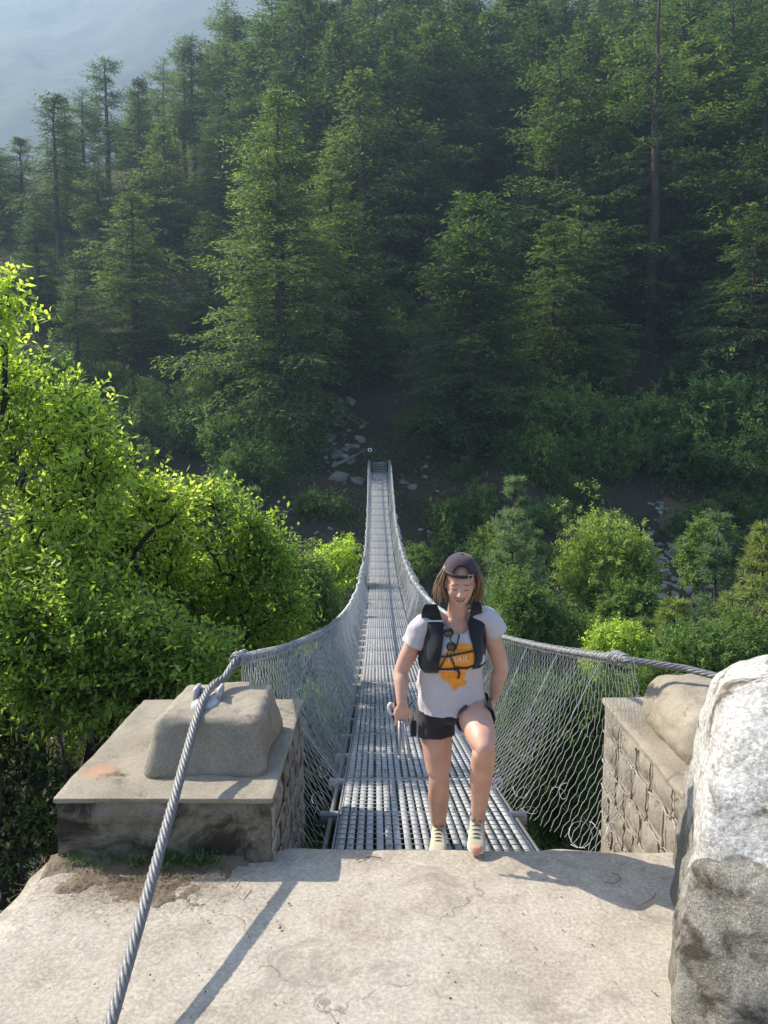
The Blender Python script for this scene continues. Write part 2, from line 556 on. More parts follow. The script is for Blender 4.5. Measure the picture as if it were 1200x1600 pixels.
def conifer(H, seed, spread=0.2, bare=0.12, gap=0.25, flat=0.0, dens=1.0, frond=0.5, shape=0.6, count=None):
    """hemlock: irregular drooping limbs carrying billowy ragged sprays; returns crown and trunk meshes"""
    g = np.random.default_rng(seed)
    cr, tr = Acc(), Acc()
    zs = np.linspace(0, H, 18)
    lean = np.cumsum(g.normal(0, 0.06, (18, 2)), 0) * (H / 30)
    r0 = H * 0.017
    axis = np.stack([lean[:, 0], lean[:, 1], zs], -1)
    axis[0, 2] = -2.0
    tube(tr, axis, r0 * (1 - zs / H) ** 0.85 + 0.03, 8)
    nb = int((count or 9.0) * H * dens)
    tt = np.sort(g.random(nb)) ** 1.0
    azs = g.uniform(0, 2 * math.pi, nb)
    lump = fbm(np.stack([np.cos(azs) * 1.3, np.sin(azs) * 1.3, tt * 9], -1), 1.1, 3, seed)
    lump2 = fbm(np.stack([np.cos(azs) * 2, np.sin(azs) * 2, tt * 16], -1), 1.0, 2, seed + 9)
    B, D, S, Ln, Wd, Ti = [], [], [], [], [], []
    for t, az, lu, lu2 in zip(tt, azs, lump, lump2):
        z = H * (bare + (1 - bare) * t * 0.985)
        if lu2 < -0.55 + gap * 1.1: 
            if g.random() < 0.12:   # a bare dead stub
                L = g.uniform(0.5, 2.2); c = np.array([np.interp(z, zs, lean[:, 0]), np.interp(z, zs, lean[:, 1]), z])
                e = c + np.array([math.cos(az) * L, math.sin(az) * L, -0.1 * L])
                tube(tr, [c, (c + e) / 2 + np.array([0, 0, .05]), e], [0.05, 0.035, 0.012], 4, caps=False)
            continue
        prof = (1 - t) ** shape * (0.50 + 0.50 * min(1, t * 4 + 0.3))
        if flat: prof = max(prof, flat * (1 - t ** 4))
        L = H * spread * prof * (1.0 + 0.75 * lu) * g.uniform(0.7, 1.1)
        L = max(L, 0.7)
        up = 0.32 * t + g.normal(0, 0.13) + 0.02
        dr = 0.52 * (1 - 0.75 * t) * g.uniform(0.5, 1.3)
        n = max(4, int(L / 0.55))
        s = np.linspace(0, 1, n + 1)
        ctr = np.array([np.interp(z, zs, lean[:, 0]), np.interp(z, zs, lean[:, 1]), z])
        az_s = az + g.normal(0, 0.15) * s + g.normal(0, 0.04, n + 1).cumsum() * 0.4
        P = ctr + np.stack([np.cos(az_s) * L * s, np.sin(az_s) * L * s, L * (up * s - dr * s ** 2 + 0.10 * s ** 3)], -1)
        tube(tr, P, (0.028 + 0.007 * L) * (1 - s * 0.85) + 0.006, 4, caps=False)
        tan = unit(np.gradient(P, axis=0))
        sd_ = unit(np.cross(tan, np.array([0, 0, 1.0])))
        m0 = max(1, int(n * (0.30 if L > 2.5 else 0.12)))
        for i in range(m0, n + 1):
            u = s[i]
            lat = min((0.34 * L * (1 - u) ** 0.6 + 0.35) * g.uniform(0.6, 1.25), 2.4)
            for sg in ((-1, 1) if i < n else (0,)):
                fd = unit(tan[i] * (0.7 if sg else 1.0) + sd_[i] * sg * g.uniform(0.6, 1.1) + np.array([0, 0, g.normal(-0.12, 0.22)]))
                kq = max(3, int(lat / (frond * 0.30)))
                q = (np.arange(kq) + 0.4) / kq
                pos = P[i] + fd * (lat * q)[:, None]
                pos[:, 2] -= 0.25 * lat * q ** 2
                pos = pos + g.normal(0, 0.09, pos.shape)
                alt = np.where(np.arange(kq) % 2, 1, -1)[:, None]
                sv = unit(np.cross(fd, np.array([0, 0, 1.0])))
                dd = unit(fd[None] * 0.8 + sv * alt * g.uniform(0.2, 0.9, (kq, 1)) + g.normal(0, 0.28, (kq, 3)) + np.array([0, 0, -0.22]))
                B.append(pos); D.append(dd)
                S.append(unit(np.cross(dd, np.array([0, 0, 1.0]) + g.normal(0, 0.6, (kq, 3)))))
                Ln.append(frond * g.uniform(0.55, 1.3, kq)); Wd.append(frond * g.uniform(0.20, 0.36, kq))
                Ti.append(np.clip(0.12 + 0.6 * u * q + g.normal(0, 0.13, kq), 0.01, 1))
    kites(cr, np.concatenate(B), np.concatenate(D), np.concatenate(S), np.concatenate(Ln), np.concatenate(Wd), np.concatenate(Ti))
    return cr.mesh('hemlock_crown'), tr.mesh('hemlock_trunk', True)


def pine(H, seed, tuft=0.26, spread=0.2, sparse=0.0):
    """young long-needled pine: upswept whorls ending in soft tufts"""
    g = np.random.default_rng(seed)
    cr, tr = Acc(), Acc()
    zs = np.linspace(0, H, 10)
    lean = np.cumsum(g.normal(0, 0.03, (10, 2)), 0)
    tube(tr, np.stack([lean[:, 0], lean[:, 1], zs - (zs == 0) * 1.5], -1), H * 0.011 * (1 - zs / H) + 0.015, 6)
    pts, dirs = [], []
    z = H * (0.1 + 0.3 * sparse)
    while z < H:
        t = z / H
        for k in range(g.integers(5, 8)):
            if g.random() < sparse * 0.4: continue
            L = max(0.15, H * spread * (1 - t) ** 0.8 * g.uniform(0.7, 1.15))
            az = g.uniform(0, 2 * math.pi)
            n = max(3, int(L / 0.17))
            s = np.linspace(0, 1, n + 1)
            c = np.array([np.interp(z, zs, lean[:, 0]), np.interp(z, zs, lean[:, 1]), z])
            P = c + np.stack([np.cos(az) * L * s, np.sin(az) * L * s, L * (0.15 * s + 0.35 * s ** 2)], -1)
            tube(tr, P, 0.02 * (1 - s * 0.8) * (H / 8), 4, caps=False)
            tan = unit(np.gradient(P, axis=0))
            for i in range(max(1, int(n * 0.25)), n + 1):
                pts.append(P[i]); dirs.append(tan[i])
                for sg in (-1, 1):
                    l = min(0.5, 0.35 * L * (1 - s[i]) + 0.12)
                    sv = unit(np.cross(tan[i], [0, 0, 1.0]))
                    d = unit(tan[i] + sv * sg * 0.9 + np.array([0, 0, 0.25]))
                    pts.append(P[i] + d * l); dirs.append(d)
        z += g.uniform(0.30, 0.46) * (1.0 if H < 12 else 1.15)
    pts = np.array(pts); dirs = np.array(dirs)
    K = 10
    B = np.repeat(pts, K, 0)
    n = len(B)
    D = unit(np.repeat(dirs, K, 0) * 0.9 + g.normal(0, 0.62, (n, 3)) + np.array([0, 0, 0.15]))
    S = unit(np.cross(D, g.normal(0, 1, (n, 3))))
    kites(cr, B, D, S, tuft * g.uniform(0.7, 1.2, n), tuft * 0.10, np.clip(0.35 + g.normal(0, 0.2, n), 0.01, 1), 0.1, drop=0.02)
    return cr.mesh('pine_crown'), tr.mesh('pine_trunk', True)


def broadleaf(seed, root, blobs, npts=700, leaf=0.07, shoots=3, per=12, shoot=0.35, trunk_r=0.08, arch=0.25, wide=0.42, jitter=0.25, droop=0.0, pts=None):
    """tree grown towards points filling the crown volumes `blobs` [(centre, radii, weight)]"""
    g = np.random.default_rng(seed)
    cr, tr = Acc(), Acc()
    P = []
    wsum = sum(b[2] for b in blobs) if blobs else 1
    for c, r, w in blobs:
        n = int(npts * w / wsum)
        d = unit(g.normal(0, 1, (n, 3)))
        rad = g.uniform(0.15, 1, n) ** 0.42
        rad *= (1 + 0.45 * fbm(d * 2 + np.array(c), 1.5, 3, seed)) * np.where(g.random(n) < 0.2, g.uniform(1.1, 1.5, n), 1.0)
        P.append(np.array(c) + d * rad[:, None] * np.array(r))
    P = np.concatenate(P) if pts is None else np.array(pts)
    root = np.array(root, float)
    cen = P.mean(0)
    ntr = 8
    u = np.linspace(0, 1, ntr)[:, None]
    base = root + (cen - root) * u * 0.75 + np.array([0.15, -0.1, 0]) * np.sin(u * 5)
    nodes = [tuple(b) for b in base]
    N = np.zeros((len(P) + ntr, 3)); N[:ntr] = base
    dep = np.zeros(len(N)); dep[:ntr] = np.linalg.norm(base - root, axis=1)
    par = np.full(len(N), -1); par[1:ntr] = np.arange(ntr - 1)
    order = np.argsort(np.linalg.norm(P - base[-1], axis=1) + g.normal(0, 0.1, len(P)))
    cnt = ntr
    for idx in order:
        p = P[idx]
        d = np.linalg.norm(N[:cnt] - p, axis=1)
        cost = d + 0.22 * dep[:cnt]
        j = int(np.argmin(cost))
        N[cnt] = p; par[cnt] = j; dep[cnt] = dep[j] + d[j]
        cnt += 1
    wgt = np.ones(cnt)
    for i in range(cnt - 1, 0, -1):
        if i >= ntr: wgt[par[i]] += wgt[i]
    for i in range(ntr - 1, 0, -1): wgt[i - 1] += wgt[i]
    rad = trunk_r * (wgt / wgt[0]) ** 0.45
    # branch segments with a sag / arch, batched
    ch = np.arange(1, cnt)
    A_, B_ = N[par[ch]], N[ch]
    far_ = leaf >= 0.10 and pts is None
    nq_ = 3 if far_ else 4
    q = np.linspace(0, 1, nq_)[None, :, None]
    L = np.linalg.norm(B_ - A_, axis=1)[:, None, None]
    seg = A_[:, None] * (1 - q) + B_[:, None] * q
    seg = seg + np.sin(q * math.pi) * L * (np.array([0, 0, arch]) + g.normal(0, 0.10, (len(ch), 1, 3)))
    multi_tube(tr, seg, np.linspace(1, 0, nq_)[None] * (rad[par[ch]] * 0.0 + np.minimum(rad[par[ch]], rad[ch] * 1.5))[:, None] + np.linspace(0, 1, nq_)[None] * rad[ch][:, None], 3 if far_ else 4)
    # leafy shoots
    tips = np.arange(ntr, cnt)
    T0 = np.repeat(tips, shoots)
    pd = unit(N[T0] - N[par[T0]])
    out_ = unit(N[T0] - cen)
    sdv = unit(pd * 0.6 + out_ * 0.5 + g.normal(0, 0.55, (len(T0), 3)) + np.array([0, 0, 0.25 - droop]))
    sl = shoot * g.uniform(0.5, 1.4, len(T0))
    k = (np.arange(per) + 0.5) / per
    ns = len(T0)
    pos = N[T0][:, None] + sdv[:, None] * (sl[:, None] * k[None])[..., None]
    bendv = g.normal(0, 0.12, (ns, 1, 3)) + np.array([0, 0, -0.10 - droop])
    pos = pos + bendv * (sl[:, None] * k[None] ** 2)[..., None]
    stems = np.concatenate([N[T0][:, None], pos[:, ::max(1, per // 3)], pos[:, -1:]], 1)
    if not far_: multi_tube(tr, stems[:, [0, 2, -1]], max(0.0022, leaf * 0.035), 3)
    e1 = unit(np.cross(sdv, g.normal(0, 1, (ns, 3))))
    e2 = np.cross(sdv, e1)
    an = (np.arange(per) * 2.4)[None] + g.uniform(0, 6, (ns, 1))
    rd = e1[:, None] * np.cos(an)[..., None] + e2[:, None] * np.sin(an)[..., None]
    dd = unit(sdv[:, None] * 0.55 + rd * 0.85 + g.normal(0, jitter, (ns, per, 3)) + np.array([0, 0, 0.1]))
    n = ns * per
    B = pos.reshape(-1, 3); D = dd.reshape(-1, 3)
    S = unit(np.cross(D, np.array([0, 0, 1.0]) + g.normal(0, 0.5, (n, 3))))
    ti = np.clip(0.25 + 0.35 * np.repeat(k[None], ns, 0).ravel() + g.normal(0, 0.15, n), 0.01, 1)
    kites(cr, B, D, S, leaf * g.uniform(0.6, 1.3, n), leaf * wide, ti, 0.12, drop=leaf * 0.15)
    return cr.mesh('crown'), tr.mesh('stems', True)


def plant(name, crown, stems, cm, tm, loc, label, cat, group=None, sc=1.0, rz=0.0, parts=('crown', 'trunk'), scz=None):
    o = empty(name, loc, label, cat, group)
    o.scale = (sc, sc, scz or sc)
    o.rotation_euler = (0, 0, rz)
    for pn, me, mt in ((parts[0], crown, cm), (parts[1], stems, tm)):
        if not me.materials:
            me.materials.append(mt)
        c = bpy.data.objects.new(pn, me)
        C.objects.link(c)
        c.parent = o
        if me.materials[0] is not mt:
            c.material_slots[0].link = 'OBJECT'
            c.material_slots[0].material = mt
    return o


def hemlock_at(px, top_py, Y, meshes, H0, label, group=None, rz=0.0, wide=1.0, base_drop=0.5, mat='hemlock'):
    top = at(px, top_py, Y)
    b = hz(top.x, Y) - base_drop
    H = top.z - b
    cr, tr = meshes
    s = H / H0
    return plant('hemlock_tree', cr, tr, M[mat], M['bark'], (top.x, Y, b), label, 'tree', group, s * wide, rz, scz=s)


HV = [conifer(26, 101, 0.26, 0.08, 0.20, shape=0.55),
      conifer(26, 102, 0.24, 0.10, 0.28, shape=0.45),
      conifer(26, 103, 0.20, 0.22, 0.36, flat=0.50, shape=0.45),
      conifer(26, 104, 0.27, 0.06, 0.24, shape=0.62),
      conifer(26, 105, 0.20, 0.34, 0.42, flat=0.70, shape=0.35)]
hero1 = conifer(32, 201, 0.24, 0.02, 0.16, shape=0.50, frond=0.46, count=12)
hero2 = conifer(23, 202, 0.27, 0.12, 0.12, shape=0.46, frond=0.42, count=13)
hero3 = conifer(44, 203, 0.17, 0.24, 0.62, flat=0.35, shape=0.50, frond=0.5, count=6.5)

G1 = 'tall hemlocks on the far hillside'
hemlock_at(432, 138, 72, hero1, 32, 'broad bright-edged hemlock, largest tree, rising left of the far end of the footbridge', G1, 0.4, 1.15, mat='hemlock_lit')
hemlock_at(741, 300, 67, hero2, 23, 'round-topped full hemlock standing right behind the far end of the footbridge', G1, 1.0, 1.25, mat='hemlock_lit')
hemlock_at(1035, -60, 84, hero3, 44, 'giant old hemlock with a thick dark trunk and bare stubs at upper right', G1, 2.0)
hemlock_at(618, 15, 104, HV[4], 26, 'tall slim hemlock with a long bare trunk above the middle of the hillside', G1, 0.3)
hemlock_at(880, 60, 92, HV[1], 26, 'ragged hemlock leaning out to the left of the giant old hemlock', G1, 2.2, 1.15)
hemlock_at(163, 92, 122, HV[4], 26, 'sparse flat-topped hemlock breaking the skyline at upper left', G1, 1.1, 1.25)
hemlock_at(100, 150, 112, HV[0], 26, 'dense rounded hemlock just left of the flat-topped skyline tree', G1, 0.2, 0.8)
hemlock_at(286, 64, 126, HV[4], 26, 'high-crowned hemlock on the ridge between the flat-topped tree and the broad bright one', G1, 3.0, 1.1)

GL = 'hemlocks on the left shoulder of the far hill'
GM = 'hemlocks on the middle of the far hill'
GR = 'hemlocks on the right of the far hill'
spots = [
    (30, 215, 108, 0), (-30, 330, 92, 1), (60, 330, 88, 3), (150, 255, 96, 1), (205, 300, 84, 0), (250, 190, 104, 3), (340, 165, 110, 1),
    (225, 610, 70, 3), (120, 420, 78, 1), (10, 470, 74, 0), (330, 330, 84, 3), (-60, 240, 118, 1), (215, 150, 126, 2), (320, 95, 132, 0),
    (370, 20, 128, 2), (420, 0, 120, 1), (470, -20, 112, 0), (525, 30, 104, 3), (560, 110, 92, 0), (480, 90, 118, 1), (590, -30, 124, 0), (390, 70, 116, 3),
    (510, 260, 80, 3), (548, 330, 78, 1), (672, 60, 108, 3), (690, 30, 112, 1), (730, -10, 122, 2), (668, 190, 92, 1), (770, 20, 116, 0), (800, -40, 126, 3), (705, -40, 138, 0), (640, -40, 140, 1),
    (840, 10, 108, 0), (930, 20, 100, 3), (985, 60, 94, 2), (870, 170, 86, 3), (905, 320, 78, 1), (960, 200, 88, 0), (1100, 60, 92, 0), (1150, -20, 98, 1), (1190, 100, 84, 3), (1080, -40, 110, 3), (1165, 230, 80, 1), (1000, -60, 120, 0),
    (1240, 30, 92, 0), (1260, 200, 78, 3), (890, -40, 128, 1), (1180, -60, 118, 0), (955, -50, 136, 3), (868, 345, 74, 0), (1180, 330, 74, 0), (1120, -60, 140, 1), (540, -40, 132, 3), (460, -60, 134, 2),
]
rr = random.Random(11)
ANCH = [(432, 'the broad bright-edged hemlock'), (741, 'the round-topped hemlock behind the bridge end'), (1035, 'the giant old hemlock'), (618, 'the slim long-trunked hemlock'),
        (163, 'the flat-topped skyline hemlock'), (286, 'the high-crowned ridge hemlock')]
ORD = ['nearest', 'second', 'third', 'fourth', 'fifth', 'sixth', 'seventh', 'eighth', 'ninth', 'tenth', 'eleventh', 'twelfth']
SPL = {}
for an_x, an_n in ANCH:
    for sgn, wd in ((-1, 'left'), (1, 'right')):
        mem = [q for q in spots if min(ANCH, key=lambda A: abs(A[0] - q[0]))[0] == an_x and (q[0] - an_x) * sgn > 0]
        for k_, q in enumerate(sorted(mem, key=lambda q: abs(q[0] - an_x))):
            SPL[q] = 'hemlock with its top %s to the %s of %s' % (ORD[k_], wd, an_n)
for (px, ty, Y, v) in spots:
    g_, lab = (GL, 'blue-green hazy hemlock among the crowded trees on the left shoulder of the far hill') if px < 360 else \
        (GM, 'dark hemlock in the crowded stand above the far end of the footbridge') if px < 790 else \
        (GR, 'dark drooping hemlock in the stand on the right side of the far hill')
    lab = SPL.get((px, ty, Y, v), lab)
    hemlock_at(px + rr.uniform(-2, 2), ty, Y, HV[v], 26, lab, g_, rr.uniform(0, 6.28), rr.uniform(1.25, 1.65))
# background trees up the ridge and beyond the frame edges
GB = 'hemlocks along the upper ridge'
placed = []
for k in range(900):
    Y = rr.uniform(96, 200)
    x = rr.uniform(-0.75, 0.75) * Y
    z = hz(x, Y)
    if z < 2: continue
    if any((x - p[0]) ** 2 + (Y - p[1]) ** 2 < 60 for p in placed): continue
    placed.append((x, Y))
    if len(placed) > 85: break
    v = rr.randrange(5)
    s = rr.uniform(0.85, 1.3)
    if -0.02 < x / Y - 0.14 < 0.07 and Y < 118: continue
    pyt = 800 - 1200 * math.tan(math.atan2(z + 26 * s - 2.2, Y) + R(PITCH))
    pxt = 600 + x / Y * 1200
    lim = np.interp(pxt, [-200, 0, 110, 200, 280, 370], [330, 205, 130, 110, 80, -40])
    while pyt < lim and s > 0.2:
        s *= 0.9
        pyt = 800 - 1200 * math.tan(math.atan2(z + 26 * s - 2.2, Y) + R(PITCH))
    if s < 0.35: continue
    plant('hemlock_tree', *HV[v], M['hemlock'], M['bark'], (x, Y, z - 0.5), 'hazy hemlock standing in the background rows along the upper ridge', 'tree', GB, s * 1.15, rr.uniform(0, 6.28), scz=s)

# understorey shrubs on the far bank
def bush(seed, leaf=0.26, n=260, r=(2.2, 2.2, 1.9)):
    return broadleaf(seed, (0, 0, -0.4), [((0, 0, r[2] * 0.95), r, 1), ((r[0] * .5, .3, r[2] * 1.2), (r[0] * .6, r[1] * .6, r[2] * .6), .4), ((-r[0] * .5, -.3, r[2] * .7), (r[0] * .6, r[1] * .6, r[2] * .6), .4)], n, leaf, 3, 7, 0.6, 0.1)
BV = [bush(301), bush(302, 0.22), bush(303, 0.3, 220, (1.7, 1.7, 2.4)), bush(304, 0.2, 300, (2.6, 2.4, 1.6))]
GS = 'shrubs on the far bank'
sh = [  # px, py of middle, Y, material, scale
    (760, 260, 96, 'leaf_brown', 1.3, 'russet brown bush on the hillside above the round-topped hemlock'),
    (795, 215, 99, 'leaf_yellow', 1.3, 'yellow-green bush high on the hillside right of the bare-trunked hemlock'),
    (830, 240, 96, 'leaf_yellow', 1.1, None), (850, 270, 92, 'leaf_mid', 1.2, None), (720, 215, 100, 'leaf_mid', 1.2, None),
    (1030, 590, 72, 'leaf_yellow', 1.0, 'small yellow-green tree below the trunk of the giant old hemlock'),
    (1110, 670, 68, 'leaf_mid', 1.5, 'light green spreading bush low on the right bank'),
    (1180, 500, 74, 'leaf_mid', 1.5, None), (1150, 560, 72, 'leaf_mid', 1.3, None), (930, 470, 78, 'leaf_mid', 1.2, None), (880, 500, 74, 'leaf_mid', 1.2, None),
    (890, 560, 72, 'leaf_mid', 1.3, None), (850, 620, 69, 'leaf_mid', 1.2, None), (930, 650, 68, 'leaf_mid', 1.5, None), (870, 690, 66, 'leaf_mid', 1.2, None), (950, 720, 65, 'leaf_mid', 1.1, None),
    (1060, 720, 65, 'leaf_mid', 1.1, None), (1170, 720, 64, 'leaf_mid', 1.3, None), (1010, 660, 68, 'leaf_mid', 1.1, None), (1090, 480, 78, 'leaf_mid', 1.2, None), (1200, 620, 69, 'leaf_mid', 1.2, None),
    (805, 730, 64, 'leaf_mid', 0.8, None), (700, 770, 60, 'leaf_mid', 0.6, None), (650, 660, 72, 'leaf_mid', 0.7, None), (450, 690, 69, 'leaf_mid', 0.9, None), (400, 760, 64, 'leaf_mid', 1.0, None),
    (350, 700, 68, 'leaf_mid', 1.0, None), (540, 560, 78, 'leaf_mid', 0.9, None), (600, 500, 84, 'leaf_mid', 1.0, None), (1130, 340, 86, 'leaf_mid', 1.3, None), (1175, 400, 82, 'leaf_mid', 1.3, None),
    (740, 800, 57, 'leaf_mid', 0.6, None), (1090, 800, 59, 'leaf_mid', 0.8, None), (300, 640, 72, 'leaf_mid', 1.1, None), (80, 640, 74, 'leaf_mid', 1.3, None), (160, 700, 70, 'leaf_mid', 1.3, None),
]
for k, (px, py, Y, mt, s, lab) in enumerate(sh):
    x = at(px, py, Y).x
    b = hz(x, Y) - 0.3
    if lab is None:
        lab = 'broad-leaved green shrub growing on the bank across the gorge'; g_ = GS
    else: g_ = None
    plant('shrub', *BV[k % 4], M[mt], M['twig'], (x, Y, b), lab, 'shrub', g_, s * 1.15, rr.uniform(0, 6.28), ('foliage', 'stem'))
for k in range(110):
    Y = rr.uniform(66, 125); x = rr.uniform(-0.52, 0.56) * Y
    if abs(x - 0) < 3 and Y < 70: continue
    plant('shrub', *BV[rr.randrange(4)], M[rr.choice(['leaf_mid', 'leaf_mid', 'leaf_mid', 'leaf_yellow'])], M['twig'], (x, Y, hz(x, Y) - 0.3),
          'broad-leaved green shrub growing on the bank across the gorge', 'shrub', GS, rr.uniform(0.5, 1.2), rr.uniform(0, 6.28), ('foliage', 'stem'))

def ground_hit(px, py, y0=20.0, y1=200.0):
    Ys = np.linspace(y0, y1, 500)
    th = R(PITCH) + math.atan2(py - 800, 1200)
    drop = Ys * math.tan(th)
    X = (px - 600) / 1200 * (Ys * math.cos(R(PITCH)) + drop * math.sin(R(PITCH)))
    below = (CAM[2] - drop) < hill(X, Ys)
    return at(px, py, float(Ys[int(np.argmax(below))]) if below.any() else y1)

for k in range(70):
    px = rr.choice([rr.uniform(250, 560), rr.uniform(640, 1000), rr.uniform(640, 1000), rr.uniform(1090, 1220)]); py = rr.uniform(690, 900)
    if 470 < px < 640 and py < 790: continue
    p = ground_hit(px, py, 44.0)
    plant('shrub', *BV[rr.randrange(4)], M['leaf_mid' if px < 700 or rr.random() < 0.55 else 'leaf_yellow'], M['twig'], (p.x, p.y, p.z - 0.3), 'broad-leaved green shrub growing on the bank across the gorge', 'shrub', GS, rr.uniform(0.35, 0.85), rr.uniform(0, 6.28), ('foliage', 'stem'))

# low ground cover on the far bank
a = Acc()
g = np.random.default_rng(77)
n = 42000
y = 48 + (g.random(n) ** 1.3) * 80
x = g.uniform(-0.56, 0.6, n) * y
keep = fbm(np.stack([x, y, 0 * x], -1), 0.16, 4, 88) > np.where(y < 66, 0.12, -0.05)
x, y = x[keep], y[keep]
z = hill(x, y)
D = unit(g.normal(0, 1, (len(x), 3)) * [1, 1, 0.5] + np.array([0, 0, 0.7]))
S = unit(np.cross(D, g.normal(0, 1, (len(x), 3))))
kites(a, np.stack([x, y, z - 0.05], -1), D, S, g.uniform(0.25, 0.7, len(x)), 0.2, g.uniform(0.05, 0.7, len(x)))
o = a.build('ground_cover', M['leaf_mid']); o['kind'] = 'stuff'

# --- trees in the gorge, right of the walkway
PV = [pine(9, 401, 0.30, 0.24), pine(12, 402, 0.32, 0.15, 0.55), pine(10, 403, 0.34, 0.22, 0.2)]
def rooted(px, py, Y):
    p = at(px, py, Y)
    return p, hz(p.x, Y) - 0.3
def pine_at(px, top, Y, v, H0, mat, label, group=None, rz=0.0, wide=1.0):
    p, b = rooted(px, top, Y)
    s = (p.z - b) / H0
    return plant('pine_tree', *PV[v], M[mat], M['bark'], (p.x, Y, b), label, 'tree', group, s * wide, rz, scz=s)
PV0 = pine(16, 411, 0.30, 0.21)
PV[0] = PV0
pine_at(800, 752, 34, 0, 16, 'pine', 'blue-green conical young pine standing just right of the woman', None, 0, 1.0)
pine_at(835, 835, 36, 0, 16, 'pine', 'smaller shaded pine tucked behind the conical young pine', None, 1.4, 0.8)
PV[1] = pine(15, 412, 0.32, 0.14, 0.7)
pine_at(1118, 800, 30, 1, 15, 'pine', 'slender pine with a long bare stem and thin tufted top at right', None, 0.5, 1.0)
PV[2] = pine(14, 413, 0.32, 0.18, 0.15)
pine_at(1190, 810, 28, 2, 14, 'pine_y', 'olive green pine at the right edge above the big boulder', None, 0.9, 1.1)
pine_at(1055, 930, 25, 2, 14, 'pine_y', 'yellowish bushy pine between the lime green tree and the slender pine', None, 2.2, 1.2)
pine_at(1150, 920, 24, 2, 14, 'pine_y', 'yellowish pine directly behind the right pier, nearest the boulder', None, 4.0, 1.1)
pine_at(1010, 960, 27, 2, 14, 'pine_y', 'pale olive pine half hidden behind the lime green tree', None, 5.0, 1.0)

def crown_tree(name, blobs_px, Y, seed, mat, label, npts=700, leaf=0.16, per=9, shoots=3, shoot=0.45, group=None, depth=1.0, root=None, trunk_r=0.14, wide=0.45, droop=0.0, cat='tree', arch=0.2):
    """crown volumes given as (px, py, rx_px, rz_px, dY)"""
    bl = []
    for (px, py, rx, rz_, dy) in blobs_px:
        c = at(px, py, Y + dy)
        k = (Y + dy) / 1200
        bl.append([c, (rx * k, (rx + rz_) / 2 * k * depth, rz_ * k), rx * rz_ * max(rx, rz_)])
    c0 = bl[0][0]
    if root is None:
        root = (c0.x, c0.y + 0.3, hz(c0.x, c0.y) - 0.2)
    root = Vector(root)
    bl = [((c - root)[:], r, w) for c, r, w in bl]
    me = broadleaf(seed, (0, 0, -0.3), bl, npts, leaf, shoots, per, shoot, trunk_r, wide=wide, droop=droop, arch=arch)
    return plant(name, *me, M[mat], M['twig'], root, label, cat, group)

crown_tree('leafy_tree', [(948, 890, 66, 78, 0), (925, 850, 35, 40, 0), (985, 900, 35, 60, 0), (905, 900, 32, 45, 0), (940, 990, 60, 45, 0)], 34, 501, 'leaf_yellow', 'full round pale green tree right of the conical young pine', 1300, 0.17, 8, 3, 0.5)
crown_tree('leafy_tree', [(972, 1010, 46, 32, 0), (1000, 1040, 40, 34, 0), (950, 1040, 34, 30, 0)], 22, 502, 'leaf_bright', 'vivid lime green tree just beyond the knot of wire on the right handrail', 700, 0.12, 8, 3, 0.3)
crown_tree('leafy_tree', [(985, 950, 38, 36, 0), (960, 975, 34, 30, 0)], 31, 503, 'leaf_mid', 'feathery green tree in front of the round pale green tree', 450, 0.14, 10, 3, 0.5, droop=0.2)
crown_tree('leafy_tree', [(830, 960, 46, 42, 0), (870, 990, 48, 40, 0), (800, 930, 30, 40, 0), (800, 1010, 60, 44, 0)], 30, 504, 'leaf_mid', 'mottled grey-green bush behind the right wire mesh beside the woman', 1000, 0.14, 8, 3, 0.4)
crown_tree('leafy_tree', [(1110, 840, 34, 32, 0), (1085, 880, 24, 40, 0)], 38, 505, 'leaf_mid', 'small dark leafy tree on the scree behind the slender pine', 350, 0.17, 8, 3, 0.4)
crown_tree('leafy_tree', [(1090, 1020, 60, 40, 0), (1150, 1010, 50, 50, 1), (1030, 1060, 50, 30, 0)], 20, 506, 'leaf_mid', 'leafy green thicket below the yellowish pines behind the right pier', 900, 0.10, 8, 3, 0.3)
# seen through the right mesh
crown_tree('leafy_tree', [(850, 1120, 70, 60, 0), (900, 1200, 60, 70, 0), (830, 1230, 60, 60, 0), (900, 1290, 60, 50, 0), (930, 1110, 50, 50, 0)], 15, 507, 'leaf_mid', 'green bush below the deck seen through the right wire mesh', 1500, 0.085, 8, 3, 0.28)
crown_tree('leafy_tree', [(500, 1260, 60, 60, 0), (470, 1180, 50, 60, 0), (560, 1290, 70, 50, 0), (640, 1290, 80, 50, 0)], 10, 510, 'leaf_mid', 'shaded green bush glimpsed below the near end of the deck on the left', 1300, 0.075, 8, 3, 0.25, depth=0.8)
crown_tree('leafy_tree', [(700, 1180, 90, 60, 0), (600, 1190, 80, 60, 0), (790, 1200, 70, 60, 0), (520, 1130, 60, 60, 0)], 17, 511, 'leaf_mid', 'shaded green bush directly under the deck, seen between the slats', 1200, 0.11, 8, 3, 0.35, depth=0.6)
# left of the walkway, middle distance
crown_tree('leafy_tree', [(535, 872, 26, 26, 0), (505, 905, 40, 40, 0), (470, 950, 40, 60, 0), (500, 985, 40, 30, -1)], 30, 508, 'leaf_bright', 'fresh green tree touching the left mesh of the walkway, farthest on that side', 1100, 0.15, 8, 3, 0.4)
crown_tree('leafy_tree', [(480, 920, 36, 50, 0), (440, 900, 26, 40, 0), (500, 960, 30, 40, 0)], 26, 509, 'leaf_yellow', 'pale yellow-green tree between the dark young pine and the left mesh', 800, 0.13, 8, 3, 0.4)
pine_at(440, 850, 22, 0, 16, 'pine', 'dark young pine standing behind the bright foliage left of the bridge', None, 2.0, 0.55)
pine_at(398, 770, 24, 0, 16, 'pine', 'grey-green young pine rising above the bright foliage left of the bridge', None, 3.0, 0.5)

# --- bright foliage at left, close to the landing

